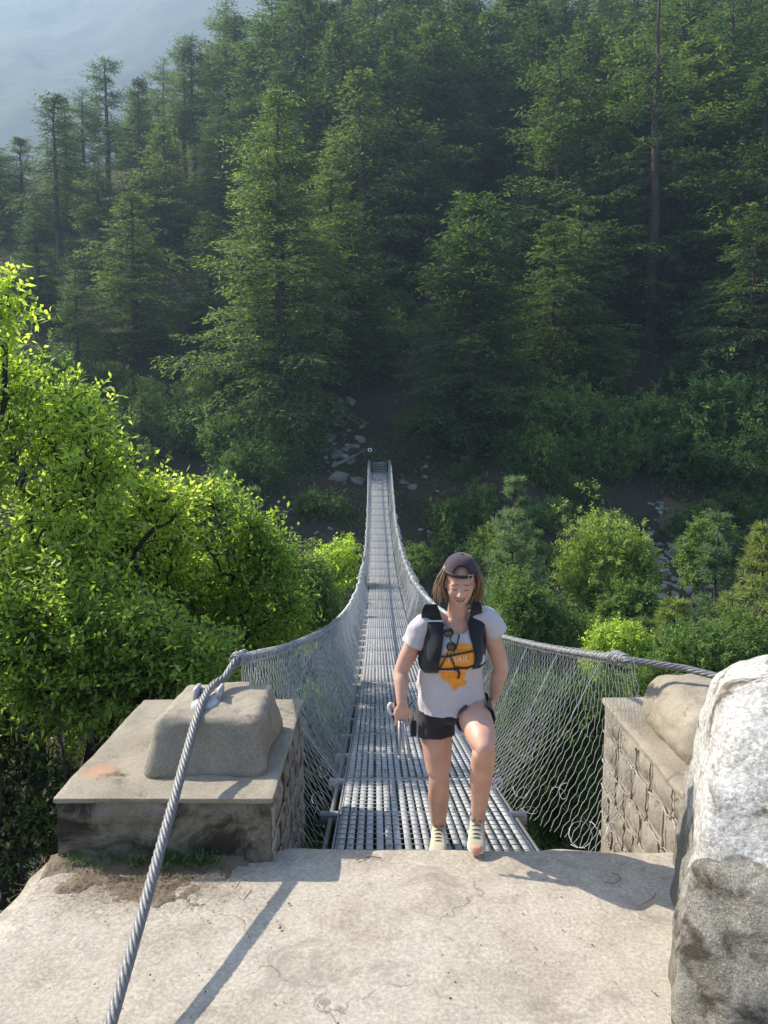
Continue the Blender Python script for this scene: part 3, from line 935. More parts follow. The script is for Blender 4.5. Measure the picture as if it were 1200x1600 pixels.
CT = np.array([(-140, 560), (-60, 545), (0, 545), (45, 560), (100, 600), (150, 640), (165, 690), (200, 705), (232, 740), (285, 770), (340, 752), (385, 790), (420, 820), (448, 880), (456, 930), (440, 1000), (400, 1045), (330, 1080)], float)
def foliage_tree(seed, px0, px1, Yc, dY, n, root, label, leaf, shoots, per, shoot, ctop=None, bottom=1120, trunk_r=0.13, thr=-0.02):
    g = np.random.default_rng(seed)
    pts = []
    while len(pts) < n:
        px = g.uniform(px0, px1); Y = Yc + g.uniform(-dY, dY)
        top = np.interp(px, CT[:14, 0], CT[:14, 1]) if ctop is None else ctop(px)
        if px > 440: top = 900
        lo = bottom if px < 250 else np.interp(px, [250, 400, 460], [1095, 1060, 960])
        if top + 14 >= lo: continue
        py = top + 22 + (lo - top - 22) * g.random() ** 1.15
        p = at(px, py, Y)
        if fbm(np.array([[p.x, p.y, p.z]]), 1.25, 2, seed)[0] < thr: continue
        pts.append((p - Vector(root))[:])
    me = broadleaf(seed, (0, 0, -0.3), [], 0, leaf, shoots, per, shoot, trunk_r, arch=0.12, pts=pts)
    return plant('leafy_tree', *me, M['leaf_bright'], M['twig'], root, label, 'tree')
foliage_tree(601, 235, 455, 11.2, 1.3, 900, (-2.9, 11.2, -8.5), 'bright green leafy tree nearest the left handrail with dark crooked twigs', 0.105, 3, 8, 0.44)
foliage_tree(602, -90, 175, 8.8, 1.3, 1050, (-3.9, 9.3, -7.0), 'tallest bright green leafy tree at the left edge with shoots reaching right', 0.098, 3, 9, 0.42)
foliage_tree(606, 110, 290, 9.8, 1.2, 720, (-3.4, 10.2, -7.7), 'bright green leafy tree in the middle of the left foliage', 0.098, 3, 8, 0.42)
foliage_tree(604, -60, 330, 7.3, 0.7, 850, (-3.0, 7.9, -5.6), 'shaded green leafy tree directly behind the left pier', 0.085, 3, 9, 0.34, ctop=lambda x: np.interp(x, [-60, 100, 330], [880, 930, 1000]) + 34 * math.sin(x / 21.0) + 26 * math.sin(x / 9.0 + 1), bottom=1140)
crown_tree('leafy_tree', [(5, 475, 20, 22, 0), (-50, 470, 50, 60, 0), (10, 530, 22, 12, 0)],
           8.4, 603, 'leaf_bright', 'spray of large bright leaves poking in at the left edge, highest of the left foliage', 120, 0.10, 8, 3, 0.36, trunk_r=0.035, root=(-4.9, 8.8, -6.5), arch=0.12)
# thicket of thin dark stems under the crown
a = Acc()
rs = random.Random(5)
for k in range(40):
    x = rs.uniform(-4.2, -1.9); y = rs.uniform(5.6, 9.5)
    b = Vector((x, y, hz(x, y) - 0.3))
    t = Vector((x + rs.uniform(-.8, .8), y + rs.uniform(-.6, .6), rs.uniform(-1.2, -0.1)))
    pts = [b.lerp(t, q / 7) + Vector((rs.uniform(-.08, .08), rs.uniform(-.08, .08), 0)) for q in range(8)]
    tube(a, [p[:] for p in pts], [0.03 * (1 - q / 9) * rs.uniform(.5, 1) + .004 for q in range(8)], 5)
o = a.build('thicket_stems', M['twig'], smooth=True); o['kind'] = 'stuff'
crown_tree('undergrowth_bush', [(30, 1240, 110, 60, 0), (-60, 1150, 110, 60, 0), (60, 1330, 60, 50, 0)], 7.2, 605, 'leaf_mid', 'dim ragged undergrowth in deep shade below and left of the left pier', 700, 0.06, 6, 2, 0.3, cat='bush')


# ------------------------------------------------------------------ concrete landing slab
def slab():
    a = Acc()
    x0, x1, y0, y1 = -1.8, 1.75, -2.0, 3.97
    nx, ny = 150, 230
    X, Y = np.meshgrid(np.linspace(x0, x1, nx), np.linspace(y0, y1, ny))
    P = np.stack([X, Y, X * 0], -1).reshape(-1, 3)
    Z = (fbm(P, 1.3, 4, 5) * 0.018 + fbm(P, 9, 3, 8) * 0.004).reshape(X.shape)
    e = (fbm(P, 3.0, 3, 12) * 0.035).reshape(X.shape)
    w = sstep(3.6, 3.97, Y)
    Y = Y + w * e - 0.03 * w * (X < -0.55)
    Z = Z - sstep(3.88, 3.97, Y) ** 2 * 0.03
    wl_ = sstep(-1.6, -1.8, X)
    X = X + wl_ * e * 1.6 + 0.09 * wl_ * (Y < 3.4) * 0 
    Z = Z - wl_ ** 2 * 0.03
    # low spots
    V = np.stack([X, Y, Z], -1).reshape(-1, 3)
    i = np.arange(ny - 1)[:, None] * nx + np.arange(nx - 1)[None]
    F = np.stack([i, i + 1, i + nx + 1, i + nx], -1).reshape(-1, 4)
    a.add(V, F)
    # skirts (far edge and left edge)
    for idx, out_ in ((np.arange(nx) + (ny - 1) * nx, (0, 1)), (np.arange(ny)[::-1] * nx, (-1, 0))):
        top = V[idx]
        rows = [top]
        for k, dz in enumerate((0.03, 0.12, 0.3, 0.6, 1.2, 2.5)):
            r = top.copy()
            r[:, 2] -= dz
            off = 0.012 + fbm(r, 4, 3, 4 + k) * 0.03
            r[:, 0] += out_[0] * off
            r[:, 1] += out_[1] * off
            rows.append(r)
        VV = np.concatenate(rows)
        n = len(idx)
        i = np.arange(len(rows) - 1)[:, None] * n + np.arange(n - 1)[None]
        a.add(VV, np.stack([i, i + n, i + n + 1, i + 1], -1).reshape(-1, 4))
    o = a.build('landing_slab', M['slab'], smooth=True)
    return tag(o, kind='structure')


slab()


def poly_rock(a, center, planes, noise_amp=0.05, noise_scale=3.0, level=5, seed=0, k=14.0, squash=None):
    """soft intersection of half spaces around a centre, roughened"""
    import bmesh
    bm = bmesh.new()
    bmesh.ops.create_icosphere(bm, subdivisions=level, radius=1)
    D = np.array([v.co[:] for v in bm.verts])
    F = np.array([[v.index for v in f.verts] for f in bm.faces])
    bm.free()
    D /= np.linalg.norm(D, axis=1, keepdims=True)
    inv = np.zeros(len(D))
    for n, d in planes:
        n = np.array(n, float); n /= np.linalg.norm(n)
        c = np.maximum(D @ n, 0.0) / d
        inv += c ** k
    r = 1.0 / np.maximum(inv, 1e-9) ** (1.0 / k)
    P = D * r[:, None]
    P = P * (1 + (fbm(P + seed * 3.1, noise_scale, 5, seed) * noise_amp)[:, None])
    rid = 1 - np.abs(fbm(P + 9, noise_scale * 1.7, 3, seed + 5)) * 2
    P = P * (1 + (rid * noise_amp * 0.35)[:, None])
    if squash is not None:
        P = P * np.array(squash)
    a.add(P + np.array(center), F)


nt = M['slab'].node_tree
pb_ = [n_ for n_ in nt.nodes if n_.type == 'BSDF_PRINCIPLED'][0]
src = pb_.inputs['Base Color'].links[0].from_socket
tc = nt.nodes.new('ShaderNodeTexCoord')
nz = nt.nodes.new('ShaderNodeTexNoise'); nz.inputs['Scale'].default_value = 2.2; nz.inputs['Detail'].default_value = 8; nt.links.new(tc.outputs['Object'], nz.inputs['Vector'])
av = nt.nodes.new('ShaderNodeVectorMath'); av.operation = 'MULTIPLY_ADD'; nt.links.new(nz.outputs['Color'], av.inputs[0]); av.inputs[1].default_value = (0.9, 0.9, 0.9); nt.links.new(tc.outputs['Object'], av.inputs[2])
vo = nt.nodes.new('ShaderNodeTexVoronoi'); vo.feature = 'DISTANCE_TO_EDGE'; vo.inputs['Scale'].default_value = 0.9; nt.links.new(av.outputs[0], vo.inputs['Vector'])
cf = ramp(nt, vo.outputs['Distance'], [(0.0, (0.75, 0.75, 0.75)), (0.007, (0, 0, 0))])
gate = ramp(nt, noise(nt, tc.outputs['Object'], 1.7, 3), [(0.46, (0, 0, 0)), (0.56, (1, 1, 1))])
nt.links.new(mix(nt, mix(nt, 1.0, cf, gate, 'MULTIPLY'), src, (0.12, 0.10, 0.08)), pb_.inputs['Base Color'])

# big pale boulder beside the slab
a = Acc()
poly_rock(a, (0, 0, 0), [((-.93, .35, .13), .735), ((-.6, .4, .69), 1.0), ((-.6, -.65, .40), .62), ((-.35, -.92, .16), .58), ((-.6, 0, .8), .90), ((-.15, -.35, .92), .70), ((0, 0, 1), 1.35),
                         ((.2, .98, 0), .85), ((1, 0, 0), 1.1), ((.5, -.8, .1), .95), ((0, 0, -1), 1.3), ((-.2, .75, .6), 1.1), ((-.8, -.25, .55), .83), ((-.45, -.62, .65), .70), ((-.12, -.8, .58), .64), ((-.78, -.62, .14), .70), ((.1, -.5, .86), .86), ((-.3, .2, .93), .93)], 0.06, 3.4, 6, 3, 44)
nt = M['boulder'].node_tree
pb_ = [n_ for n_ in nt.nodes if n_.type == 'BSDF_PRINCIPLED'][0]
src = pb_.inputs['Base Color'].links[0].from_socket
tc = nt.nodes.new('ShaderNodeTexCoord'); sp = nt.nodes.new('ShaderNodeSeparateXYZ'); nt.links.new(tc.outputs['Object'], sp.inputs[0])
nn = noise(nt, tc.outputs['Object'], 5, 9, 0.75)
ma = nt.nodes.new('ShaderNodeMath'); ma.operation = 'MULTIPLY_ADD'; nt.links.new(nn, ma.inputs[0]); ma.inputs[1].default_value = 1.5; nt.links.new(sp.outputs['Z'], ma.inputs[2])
fac = ramp(nt, ma.outputs[0], [(0.62, (0.85, 0.85, 0.85)), (1.0, (0.03, 0.03, 0.03))])  # lower part darkened in the colour: dirt plus the rock's own shade
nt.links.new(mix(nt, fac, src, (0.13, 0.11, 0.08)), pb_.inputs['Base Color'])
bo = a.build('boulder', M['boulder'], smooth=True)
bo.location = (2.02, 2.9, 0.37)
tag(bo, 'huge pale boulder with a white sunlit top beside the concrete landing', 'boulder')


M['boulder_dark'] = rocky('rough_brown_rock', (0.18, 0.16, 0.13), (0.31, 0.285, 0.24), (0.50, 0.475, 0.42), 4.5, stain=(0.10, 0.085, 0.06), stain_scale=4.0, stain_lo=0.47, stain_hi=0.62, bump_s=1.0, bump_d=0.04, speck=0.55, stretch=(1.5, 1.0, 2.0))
a = Acc()
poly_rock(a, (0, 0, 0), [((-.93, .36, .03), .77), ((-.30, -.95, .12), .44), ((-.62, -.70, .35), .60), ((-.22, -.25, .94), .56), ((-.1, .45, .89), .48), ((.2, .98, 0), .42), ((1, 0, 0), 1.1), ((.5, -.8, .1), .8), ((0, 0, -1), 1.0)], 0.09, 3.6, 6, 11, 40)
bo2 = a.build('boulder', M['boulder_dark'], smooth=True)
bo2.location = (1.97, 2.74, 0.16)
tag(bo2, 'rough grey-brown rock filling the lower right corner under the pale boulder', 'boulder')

# ------------------------------------------------------------------ masonry piers
def rough_box(a, x0, x1, y0, y1, z0, z1, nseg=14, bev=0.03, amp=0.012, seed=0, taper=(0, 0, 0, 0)):
    """box with rounded, uneven edges: cube sphere grid mapped to a bevelled box"""
    faces = []
    n = nseg
    t = np.linspace(-1, 1, n + 1)
    U, W = np.meshgrid(t, t)
    c = np.array([(x0 + x1) / 2, (y0 + y1) / 2, (z0 + z1) / 2])
    h = np.array([(x1 - x0) / 2, (y1 - y0) / 2, (z1 - z0) / 2])
    for ax in range(3):
        for s in (-1, 1):
            P = np.zeros((n + 1, n + 1, 3))
            P[..., ax] = s
            P[..., (ax + 1) % 3] = U * s
            P[..., (ax + 2) % 3] = W
            P = P.reshape(-1, 3) * h
            inner = np.clip(P, -(h - bev), h - bev)
            d = P - inner
            L = np.linalg.norm(d, axis=1, keepdims=True)
            Q = inner + d / np.maximum(L, 1e-9) * np.minimum(L, bev)
            f = (Q[:, 2] + h[2]) / (2 * h[2])
            Q[:, 0] += np.where(Q[:, 0] < 0, taper[0], -taper[1]) * f * np.abs(Q[:, 0]) / h[0]
            Q[:, 1] += np.where(Q[:, 1] < 0, taper[2], -taper[3]) * f * np.abs(Q[:, 1]) / h[1]
            nrm = Q / np.maximum(np.abs(Q / h).max(1, keepdims=True), 1e-6)
            dn = np.sign(Q) * np.clip(np.abs(Q) / h, 0, 1) ** 6
            Q = Q + ((fbm(Q + c, 3.2, 2, seed + 50) * 1.2 + fbm(Q + c, 9, 4, seed) * 0.6) * amp)[:, None] * dn / (np.linalg.norm(dn, axis=1, keepdims=True) + 1e-6)
            i = np.arange(n)[:, None] * (n + 1) + np.arange(n)[None]
            F = np.stack([i, i + 1, i + n + 2, i + n + 1], -1).reshape(-1, 4)
            a.add(Q + c, F)


def facing(parent, origin, udir, n, W, Hh, rows, cols, seed, mort=0.022, mat=None, proud=0.014, ribbon=True):
    """courses of irregular stones on a wall face, with raised mortar ribbons between them"""
    rs = random.Random(seed)
    origin = Vector(origin); u = Vector(udir).normalized(); n = Vector(n).normalized(); up = Vector((0, 0, 1))
    rib = Acc()
    z = 0.0
    hs = [rs.uniform(0.75, 1.25) for _ in range(rows)]
    tot = sum(hs)
    for r in range(rows):
        h = hs[r] / tot * Hh
        ws = [rs.uniform(0.6, 1.4) for _ in range(cols + (r % 2))]
        tw = sum(ws)
        x = 0.0
        for w_ in ws:
            w = w_ / tw * W
            a = Acc()
            hw, hh = w / 2 - mort / 2, h / 2 - mort / 2
            k = 5
            t = np.linspace(-1, 1, k)
            U, Wd = np.meshgrid(t, t)
            sq = 1 - 0.08 * (np.abs(U) * np.abs(Wd)) ** 2
            edge = np.maximum(np.abs(U), np.abs(Wd))
            dep = proud * (1 - edge ** 6) + np.array([[rs.uniform(-1, 1) for _ in t] for _ in t]) * proud * 0.35 * (edge < 1) - 0.012 * (edge >= 1)
            P = [(origin + u * (x + w / 2 + float(U[i, j] * sq[i, j]) * hw * rs.uniform(0.95, 1)) + up * (z + h / 2 + float(Wd[i, j] * sq[i, j]) * hh * rs.uniform(0.92, 1)) + n * float(dep[i, j])) for i in range(k) for j in range(k)]
            i = np.arange(k - 1)[:, None] * k + np.arange(k - 1)[None]
            a.add(np.array([p[:] for p in P]), np.stack([i, i + 1, i + k + 1, i + k], -1).reshape(-1, 4))
            a.build('stone', mat or M['stone'], parent, smooth=True)
            if ribbon:
                for (p0, p1) in (((x, z), (x, z + h)), ((x, z), (x + w, z))):
                    m_ = 6
                    pts = [origin + u * (p0[0] + (p1[0] - p0[0]) * q / m_ + rs.uniform(-.012, .012)) + up * (p0[1] + (p1[1] - p0[1]) * q / m_ + rs.uniform(-.012, .012)) + n * rs.uniform(0.0, 0.012) for q in range(m_ + 1)]
                    tube(rib, [p[:] for p in pts], [rs.uniform(.5, 1.1) * mort * 0.5 for _ in pts], 6)
            x += w
        z += h
    if ribbon:
        rib.build('mortar_ribbon', M['mortar'], parent, smooth=True)


# left pier
lp = empty('anchor_pier', (0, 0, 0), 'squat stone and concrete pier left of the walkway with the thick cable over it', 'pier')
a = Acc(); rough_box(a, -1.70, -0.58, 3.80, 5.28, -7.0, 0.34, 20, 0.02, 0.006, 1)
a.build('masonry_core', M['stained'], lp, smooth=True)
a = Acc(); rough_box(a, -1.708, -0.572, 3.792, 5.30, 0.322, 0.355, 60, 0.012, 0.012, 2)
a.build('concrete_cap', M['concrete'], lp, smooth=True)
a = Acc(); rough_box(a, -1.32, -0.655, 4.02, 4.80, 0.33, 0.655, 48, 0.06, 0.022, 5, taper=(0.05, 0.03, 0.11, 0.02))
a.build('saddle_block', M['concrete'], lp, smooth=True)
facing(lp, (-1.70, 3.797, -0.06), (1, 0, 0), (0, -1, 0), 1.12, 0.375, 3, 3, 3, mort=0.012, ribbon=False, proud=0.009, mat=M['stained'])
facing(lp, (-0.577, 3.80, -0.62), (0, 1, 0), (1, 0, 0), 1.48, 0.93, 5, 5, 4, mort=0.022, proud=0.012, mat=M['stone_pale'])
a = Acc()
strand_rope(a, [(-1.115, 4.56, 0.655), (-1.09, 4.50, 0.69)], 0.02, 0.1, 4)
# saddle bracket: two upright lugs and a plate
box(a, -1.125, -1.105, 4.40, 4.52, 0.64, 0.725)
box(a, -0.985, -0.965, 4.40, 4.52, 0.64, 0.725)
box(a, -1.13, -0.96, 4.38, 4.54, 0.635, 0.652)
a.build('saddle_bracket', plain('painted_bracket', (0.42, 0.41, 0.42), 0.5, 0.3), lp)

# right pier
rp = empty('anchor_pier', (0, 0, 0), 'rough stone pier right of the walkway, topped by a rounded block, beside the boulder', 'pier')
a = Acc(); rough_box(a, 1.57, 2.75, 3.55, 5.32, -7.0, 0.34, 20, 0.02, 0.006, 7)
a.build('masonry_core', M['mortar'], rp, smooth=True)
a = Acc(); rough_box(a, 1.555, 2.78, 3.53, 5.34, 0.31, 0.36, 50, 0.02, 0.016, 8)
a.build('concrete_cap', M['concrete'], rp, smooth=True)
a = Acc(); rough_box(a, 1.66, 2.35, 4.00, 4.95, 0.33, 0.69, 48, 0.15, 0.024, 9, taper=(0.03, 0.03, 0.06, 0.02))
a.build('saddle_block', M['concrete'], rp, smooth=True)
facing(rp, (1.566, 3.55, -0.62), (0, 1, 0), (-1, 0, 0), 1.76, 0.92, 5, 6, 14, mort=0.015, mat=M['stone_pale'], proud=0.013)
a = Acc()
box(a, 2.02, 2.04, 4.3, 4.45, 0.66, 0.76); box(a, 2.14, 2.16, 4.3, 4.45, 0.66, 0.76)
a.build('saddle_bracket', bpy.data.materials['painted_bracket'], rp)

# ------------------------------------------------------------------ suspension bridge
Y0, Y1 = 4.0, 64.0
def cx(Y): return 0.33 - 0.011 * np.asarray(Y, float)
def zdeck(Y):
    s = (np.asarray(Y, float) - Y0) / (Y1 - Y0)
    return -0.10 - 0.54 * s - 13.2 * s * (1 - s)
def hw(Y):
    Y = np.asarray(Y, float)
    return 0.80 + 0.46 * np.exp(-np.maximum(Y - 4.6, 0) / 7) + 0.13 * sstep(38, 62, Y)
def rail(Y, side):
    Y = np.asarray(Y, float)
    h = 1.02 + 0.06 * np.exp(-(Y - 4.5) / 2)
    return np.stack([cx(Y) + side * hw(Y) * np.where(side > 0, 1.0, 0.97), Y, zdeck(Y) + h], -1)


br = empty('suspension_bridge', (0, 0, 0), 'long steel suspension footbridge with slatted deck and wire mesh sides over the gorge', 'bridge')
HWD = 0.555
NS = 20
slat_x = []
x = -HWD
for k in range(NS):
    w = 0.041
    slat_x.append((x, x + w))
    x += w + (0.0145 if (k + 1) % 4 else 0.020)
sc_ = (2 * HWD) / (slat_x[-1][1] - slat_x[0][0])
slat_x = [(-HWD + (p + HWD) * sc_, -HWD + (q + HWD) * sc_) for p, q in slat_x]
PL = 2.0
npan = 30
far_rods = Acc()
for p in range(npan):
    ya, yb = Y0 + 0.02 + p * PL, Y0 + (p + 1) * PL - 0.015
    za, zb = float(zdeck(ya)), float(zdeck(yb))
    rs = random.Random(p)
    pan = Acc()
    def slat_geo(ac, k, ya, yb):
        x0, x1 = slat_x[k]
        dz = rs.uniform(-.003, .003)
        j = rs.uniform(-.003, .003)
        ea, eb = rs.uniform(-.006, .006), rs.uniform(-.006, .006)
        Vv = []
        for z_ in (-0.004, 0.0):
            for (X, Yy) in ((x0, ya + ea), (x1, ya + ea), (x1, yb + eb), (x0, yb + eb)):
                Vv.append((float(cx(Yy)) + X + j, Yy, (za if Yy < (ya + yb) / 2 else zb) + z_ + dz))
        ac.add(np.array(Vv), BOXF)
    # frame under the slats
    fr = Acc()
    for xx in (-HWD - 0.012, HWD + 0.002):
        Vv = []
        for z_ in (-0.045, -0.006):
            for (X, Yy) in ((xx, ya), (xx + 0.010, ya), (xx + 0.010, yb), (xx, yb)):
                Vv.append((float(cx(Yy)) + X, Yy, (za if Yy == ya else zb) + z_))
        fr.add(np.array(Vv), BOXF)
    for yy in (ya + 0.012, (ya + yb) / 2, yb - 0.012):
        zz = za + (zb - za) * (yy - ya) / (yb - ya)
        c = float(cx(yy))
        box(fr, c - HWD, c + HWD, yy - 0.012, yy + 0.012, zz - 0.04, zz - 0.009)
    panel = fr.build('deck_panel', M['steel'], br)
    if p < 5:
        for k in range(NS):
            sa = Acc(); slat_geo(sa, k, ya, yb)
            s_o = sa.build('slat', M['slat'], panel)
    else:
        sa = Acc()
        for k in range(NS): slat_geo(sa, k, ya, yb)
        so_ = sa.build('slats', M['slat'], panel)
        so_['kind'] = 'stuff'
    # rods welded across
    yy = ya + 0.05
    q = 0
    while yy < yb:
        zz = za + (zb - za) * (yy - ya) / (yb - ya) + 0.004
        c = float(cx(yy))
        tgt = Acc() if p < 4 else far_rods
        jj = rs.uniform(-.004, .004)
        tube(tgt, [(c - HWD - 0.01, yy + jj, zz), (c, yy, zz + rs.uniform(-.001, .001)), (c + HWD + 0.01, yy - jj, zz)], 0.0026, 4)
        if p < 4:
            tgt.build('cross_rod', M['steel'], panel)
        yy += 0.1
        q += 1
    if p < 4:   # bolt heads
        bl = Acc()
        for yy in (ya + 0.16, ya + 0.22, (ya + yb) / 2 - 0.03, (ya + yb) / 2 + 0.03):
            for k in (1, 5, 9, 13, 17):
                zz = za + (zb - za) * (yy - ya) / (yb - ya)
                xm = float(cx(yy)) + sum(slat_x[k]) / 2
                tube(bl, [(xm, yy, zz - 0.001), (xm, yy, zz + 0.006)], [0.011, 0.009], 6)
        b_o = bl.build('bolts', M['cable'], panel)
        b_o['kind'] = 'stuff'
fo = far_rods.build('cross_rods', M['steel'], br); fo['kind'] = 'stuff'

# cross beams (channels) every metre, under the deck and sticking out both sides
hang = {-1: Acc(), 1: Acc()}
for k in range(59):
    yy = 4.14 + k * 1.0
    c = float(cx(yy)); z = float(zdeck(yy))
    a = Acc()
    ext = 0.72
    box(a, c - ext, c + ext, yy - 0.035, yy + 0.035, z - 0.062, z - 0.054)
    box(a, c - ext, c + ext, yy - 0.035, yy - 0.029, z - 0.12, z - 0.062)
    box(a, c - ext, c + ext, yy + 0.029, yy + 0.035, z - 0.12, z - 0.062)
    beam = a.build('cross_beam', M['steel'], br)
    for s in (-1, 1):
        if yy < 5: continue
        a = Acc()
        top = rail(yy, s)
        mid = np.array([c + s * 0.66, yy, z - 0.05])
        tube(a, [mid, mid + (top - mid) * 0.5 + np.array([s * 0.01, 0, 0]), top], 0.0032, 5)
        a.build('hanger_rod', M['steel'], br)
# main load cables under the deck edges
for s in (-1, 1):
    for dx in (0.585, 0.645):
        a = Acc()
        Yr = np.linspace(3.9, 64.5, 90)
        tube(a, np.stack([cx(Yr) + s * dx, Yr, zdeck(Yr) - 0.09], -1), 0.018, 6)
        a.build('load_cable', M['cable'], br, smooth=True)
    a = Acc()
    Yr = np.linspace(4.02, 64, 90)
    tube(a, np.stack([cx(Yr) + s * 0.585, Yr, zdeck(Yr) - 0.03], -1), 0.007, 5)
    a.build('edge_rod', M['steel'], br, smooth=True)

# handrail cables
def handrail(side):
    Yr = np.linspace(4.75, 64.3, 140)
    P = rail(Yr, side)
    a = Acc()
    if side < 0:
        head = [(-0.965, 2.36, 0.075), (-0.99, 3.0, 0.275), (-1.02, 3.6, 0.462), (-1.043, 4.08, 0.625), (-1.047, 4.28, 0.685), (-1.045, 4.42, 0.706), (-1.03, 4.54, 0.714), (-0.985, 4.64, 0.72)]
    else:
        head = [(2.6, 3.7, 0.62), (2.25, 4.15, 0.735), (2.09, 4.38, 0.765), (1.98, 4.52, 0.775), (1.86, 4.62, 0.785)]
    nearP = np.concatenate([np.array(head), P[P[:, 1] < 13]])
    strand_rope(a, nearP, 0.026 if side < 0 else 0.024, 0.25)
    tube(a, P[P[:, 1] > 12.5], 0.026, 6)
    a.build('handrail_cable', M['cable'], br, smooth=True)


handrail(-1); handrail(1)
# concrete lump where the foreground cable enters the slab
a = Acc()
poly_rock(a, (0, 0, 0), [((0, 0, 1), .09), ((1, 0, 0), .15), ((-1, 0, 0), .12), ((0, 1, 0), .2), ((0, -1, 0), .3), ((0, 0, -1), .1)], 0.12, 6, 4, 5, 5)
lump = a.build('cable_footing', M['concrete'], smooth=True)
lump.location = (-0.93, 2.36, 0.0)
tag(lump, 'grey rounded concrete lump gripping the lower end of the foreground cable', 'footing')


def net(side):
    a = Acc()
    p = 0.046
    y = 4.62 if side > 0 else 4.9
    Yc = [y]
    while Yc[-1] < 63.5:
        Yc.append(Yc[-1] + p * (1.0 if Yc[-1] < 16 else 1.6 if Yc[-1] < 28 else 2.8))
    Yc = np.array(Yc)
    rows = 23 if side > 0 else 19
    t = np.linspace(0, 1, rows)
    m = len(Yc)
    Yg = np.repeat(Yc[:, None], rows, 1)
    tg = np.repeat(t[None], m, 0)
    dp = np.gradient(Yc)[:, None]
    zig = ((np.arange(m)[:, None] + np.arange(rows)[None]) % 2) * 1.0 - 0.5
    zig = np.where(np.arange(rows)[None] % 2 == 0, 0.5, -0.5) * np.where(np.arange(m)[:, None] % 2 == 0, 1, -1)
    Q = np.stack([Yg * 1.1, tg * 1.3, Yg * 0 + side * 7], -1).reshape(-1, 3)
    f1 = fbm(Q, 1.0, 3, 40).reshape(m, rows)
    f2 = fbm(Q, 0.8, 3, 50).reshape(m, rows)
    f3 = fbm(np.stack([Yg * 0.8, tg * 0.4, Yg * 0 + side * 3], -1).reshape(-1, 3), 1.0, 2, 60).reshape(m, rows)
    yy = Yg + zig * dp * 0.62 + f1 * 0.035 + f3 * 0.16 * tg
    Rr = rail(Yg.ravel(), side).reshape(m, rows, 3)
    xb = cx(Yg) + side * (0.62 + 0.04 * f2)
    zb = zdeck(Yg) - 0.07
    bow = np.sin(tg * math.pi) * (0.10 * side + 0.05 * side * f2)
    X = Rr[..., 0] * (1 - tg) + xb * tg + bow + f2 * 0.035 * np.sin(tg * math.pi)
    Z = Rr[..., 2] * (1 - tg) + zb * tg + f1 * 0.02
    jit = np.random.default_rng(3).normal(0, 0.002, (m, rows, 3))
    # the loose end of the mesh hangs straight down beside the pier and piles up
    if side > 0:
        lo = sstep(5.8, 4.6, Yg)
        X = X + lo * tg * 0.42
        Z = Z - lo * tg * 0.12
    else:
        lo = sstep(6.2, 4.9, Yg)
        X = X - lo * tg * 0.12
        yy = yy - lo * tg * 0.45
        Z = Z - lo * tg * 0.1
    P = np.stack([X, yy, Z], -1) + jit
    rr = np.where(Yc < 9, 0.0023, np.where(Yc < 22, 0.0028, 0.0055))[:, None]
    multi_tube(a, P, rr, 3)
    # top and bottom selvedge loops wound round the rail cable
    Ys = []
    yv = 4.75
    while yv < 62:
        Ys.append(yv); yv += 0.006 if yv < 14 else 0.012
    Ys = np.array(Ys)
    Pc = rail(Ys, side)
    ph = np.cumsum(np.random.default_rng(9 + side).uniform(0.5, 1.0, len(Ys))) * 0.9
    tuft = np.clip(fbm(np.stack([Ys * 1.5, Ys * 0, Ys * 0], -1), 1, 3, 70 + side) + 0.15, 0, 1)
    far = sstep(13, 22, Ys) * (1.0 if side > 0 else 0.55) * sstep(56, 45, Ys)
    rad = 0.034 + 0.012 * np.abs(fbm(np.stack([Ys * 9, Ys * 0, Ys * 0], -1), 1, 2, 5)) + 0.15 * tuft * far
    H = Pc + np.stack([np.cos(ph) * rad, 0 * ph, np.sin(ph) * rad + far * tuft * 0.02], -1)
    tube(a, H, np.where(Ys < 12, 0.0022, 0.006), 3)
    o = a.build('wire_mesh', M['wire'], br)
    o['kind'] = 'stuff'
    # loose curls of wire at the bottom near the landing
    a = Acc()
    rs = random.Random(20 + side)
    for k in range(9):
        yb = rs.uniform(4.15, 7.0)
        c = Vector((float(cx(yb)) + side * rs.uniform(0.60, 0.80 if side < 0 else 1.1), yb, float(zdeck(yb)) - rs.uniform(0.0, 0.07)))
        pts = []
        ax = Vector((rs.uniform(-1, 1), rs.uniform(-1, 1), rs.uniform(-.5, .5))).normalized()
        r0 = rs.uniform(0.03, 0.09)
        e1 = ax.orthogonal().normalized(); e2 = ax.cross(e1)
        for q in range(14):
            an = q * 0.55
            pts.append((c + (e1 * math.cos(an) + e2 * math.sin(an)) * r0 + ax * q * 0.012)[:])
        tube(a, pts, 0.002, 3)
    o = a.build('loose_wire', M['wire'], br)
    o['kind'] = 'stuff'
    # bound knot of wire where the mesh starts on the rail
    a = Acc()
    for k in range(16):
        y_ = (4.72 if side > 0 else 4.72) + rs.uniform(0, 0.22)
        c = Vector(tuple(rail(max(y_, 4.75), side)))
        pts = []
        r0 = rs.uniform(0.029, 0.046)
        for q in range(16):
            an = q * 0.5 + k
            pts.append((c + Vector((math.cos(an) * r0, q * 0.006 - .03, math.sin(an) * r0)))[:])
        tube(a, pts, 0.0035, 4)
    o = a.build('wire_binding', M['steel'], br)


net(-1); net(1)

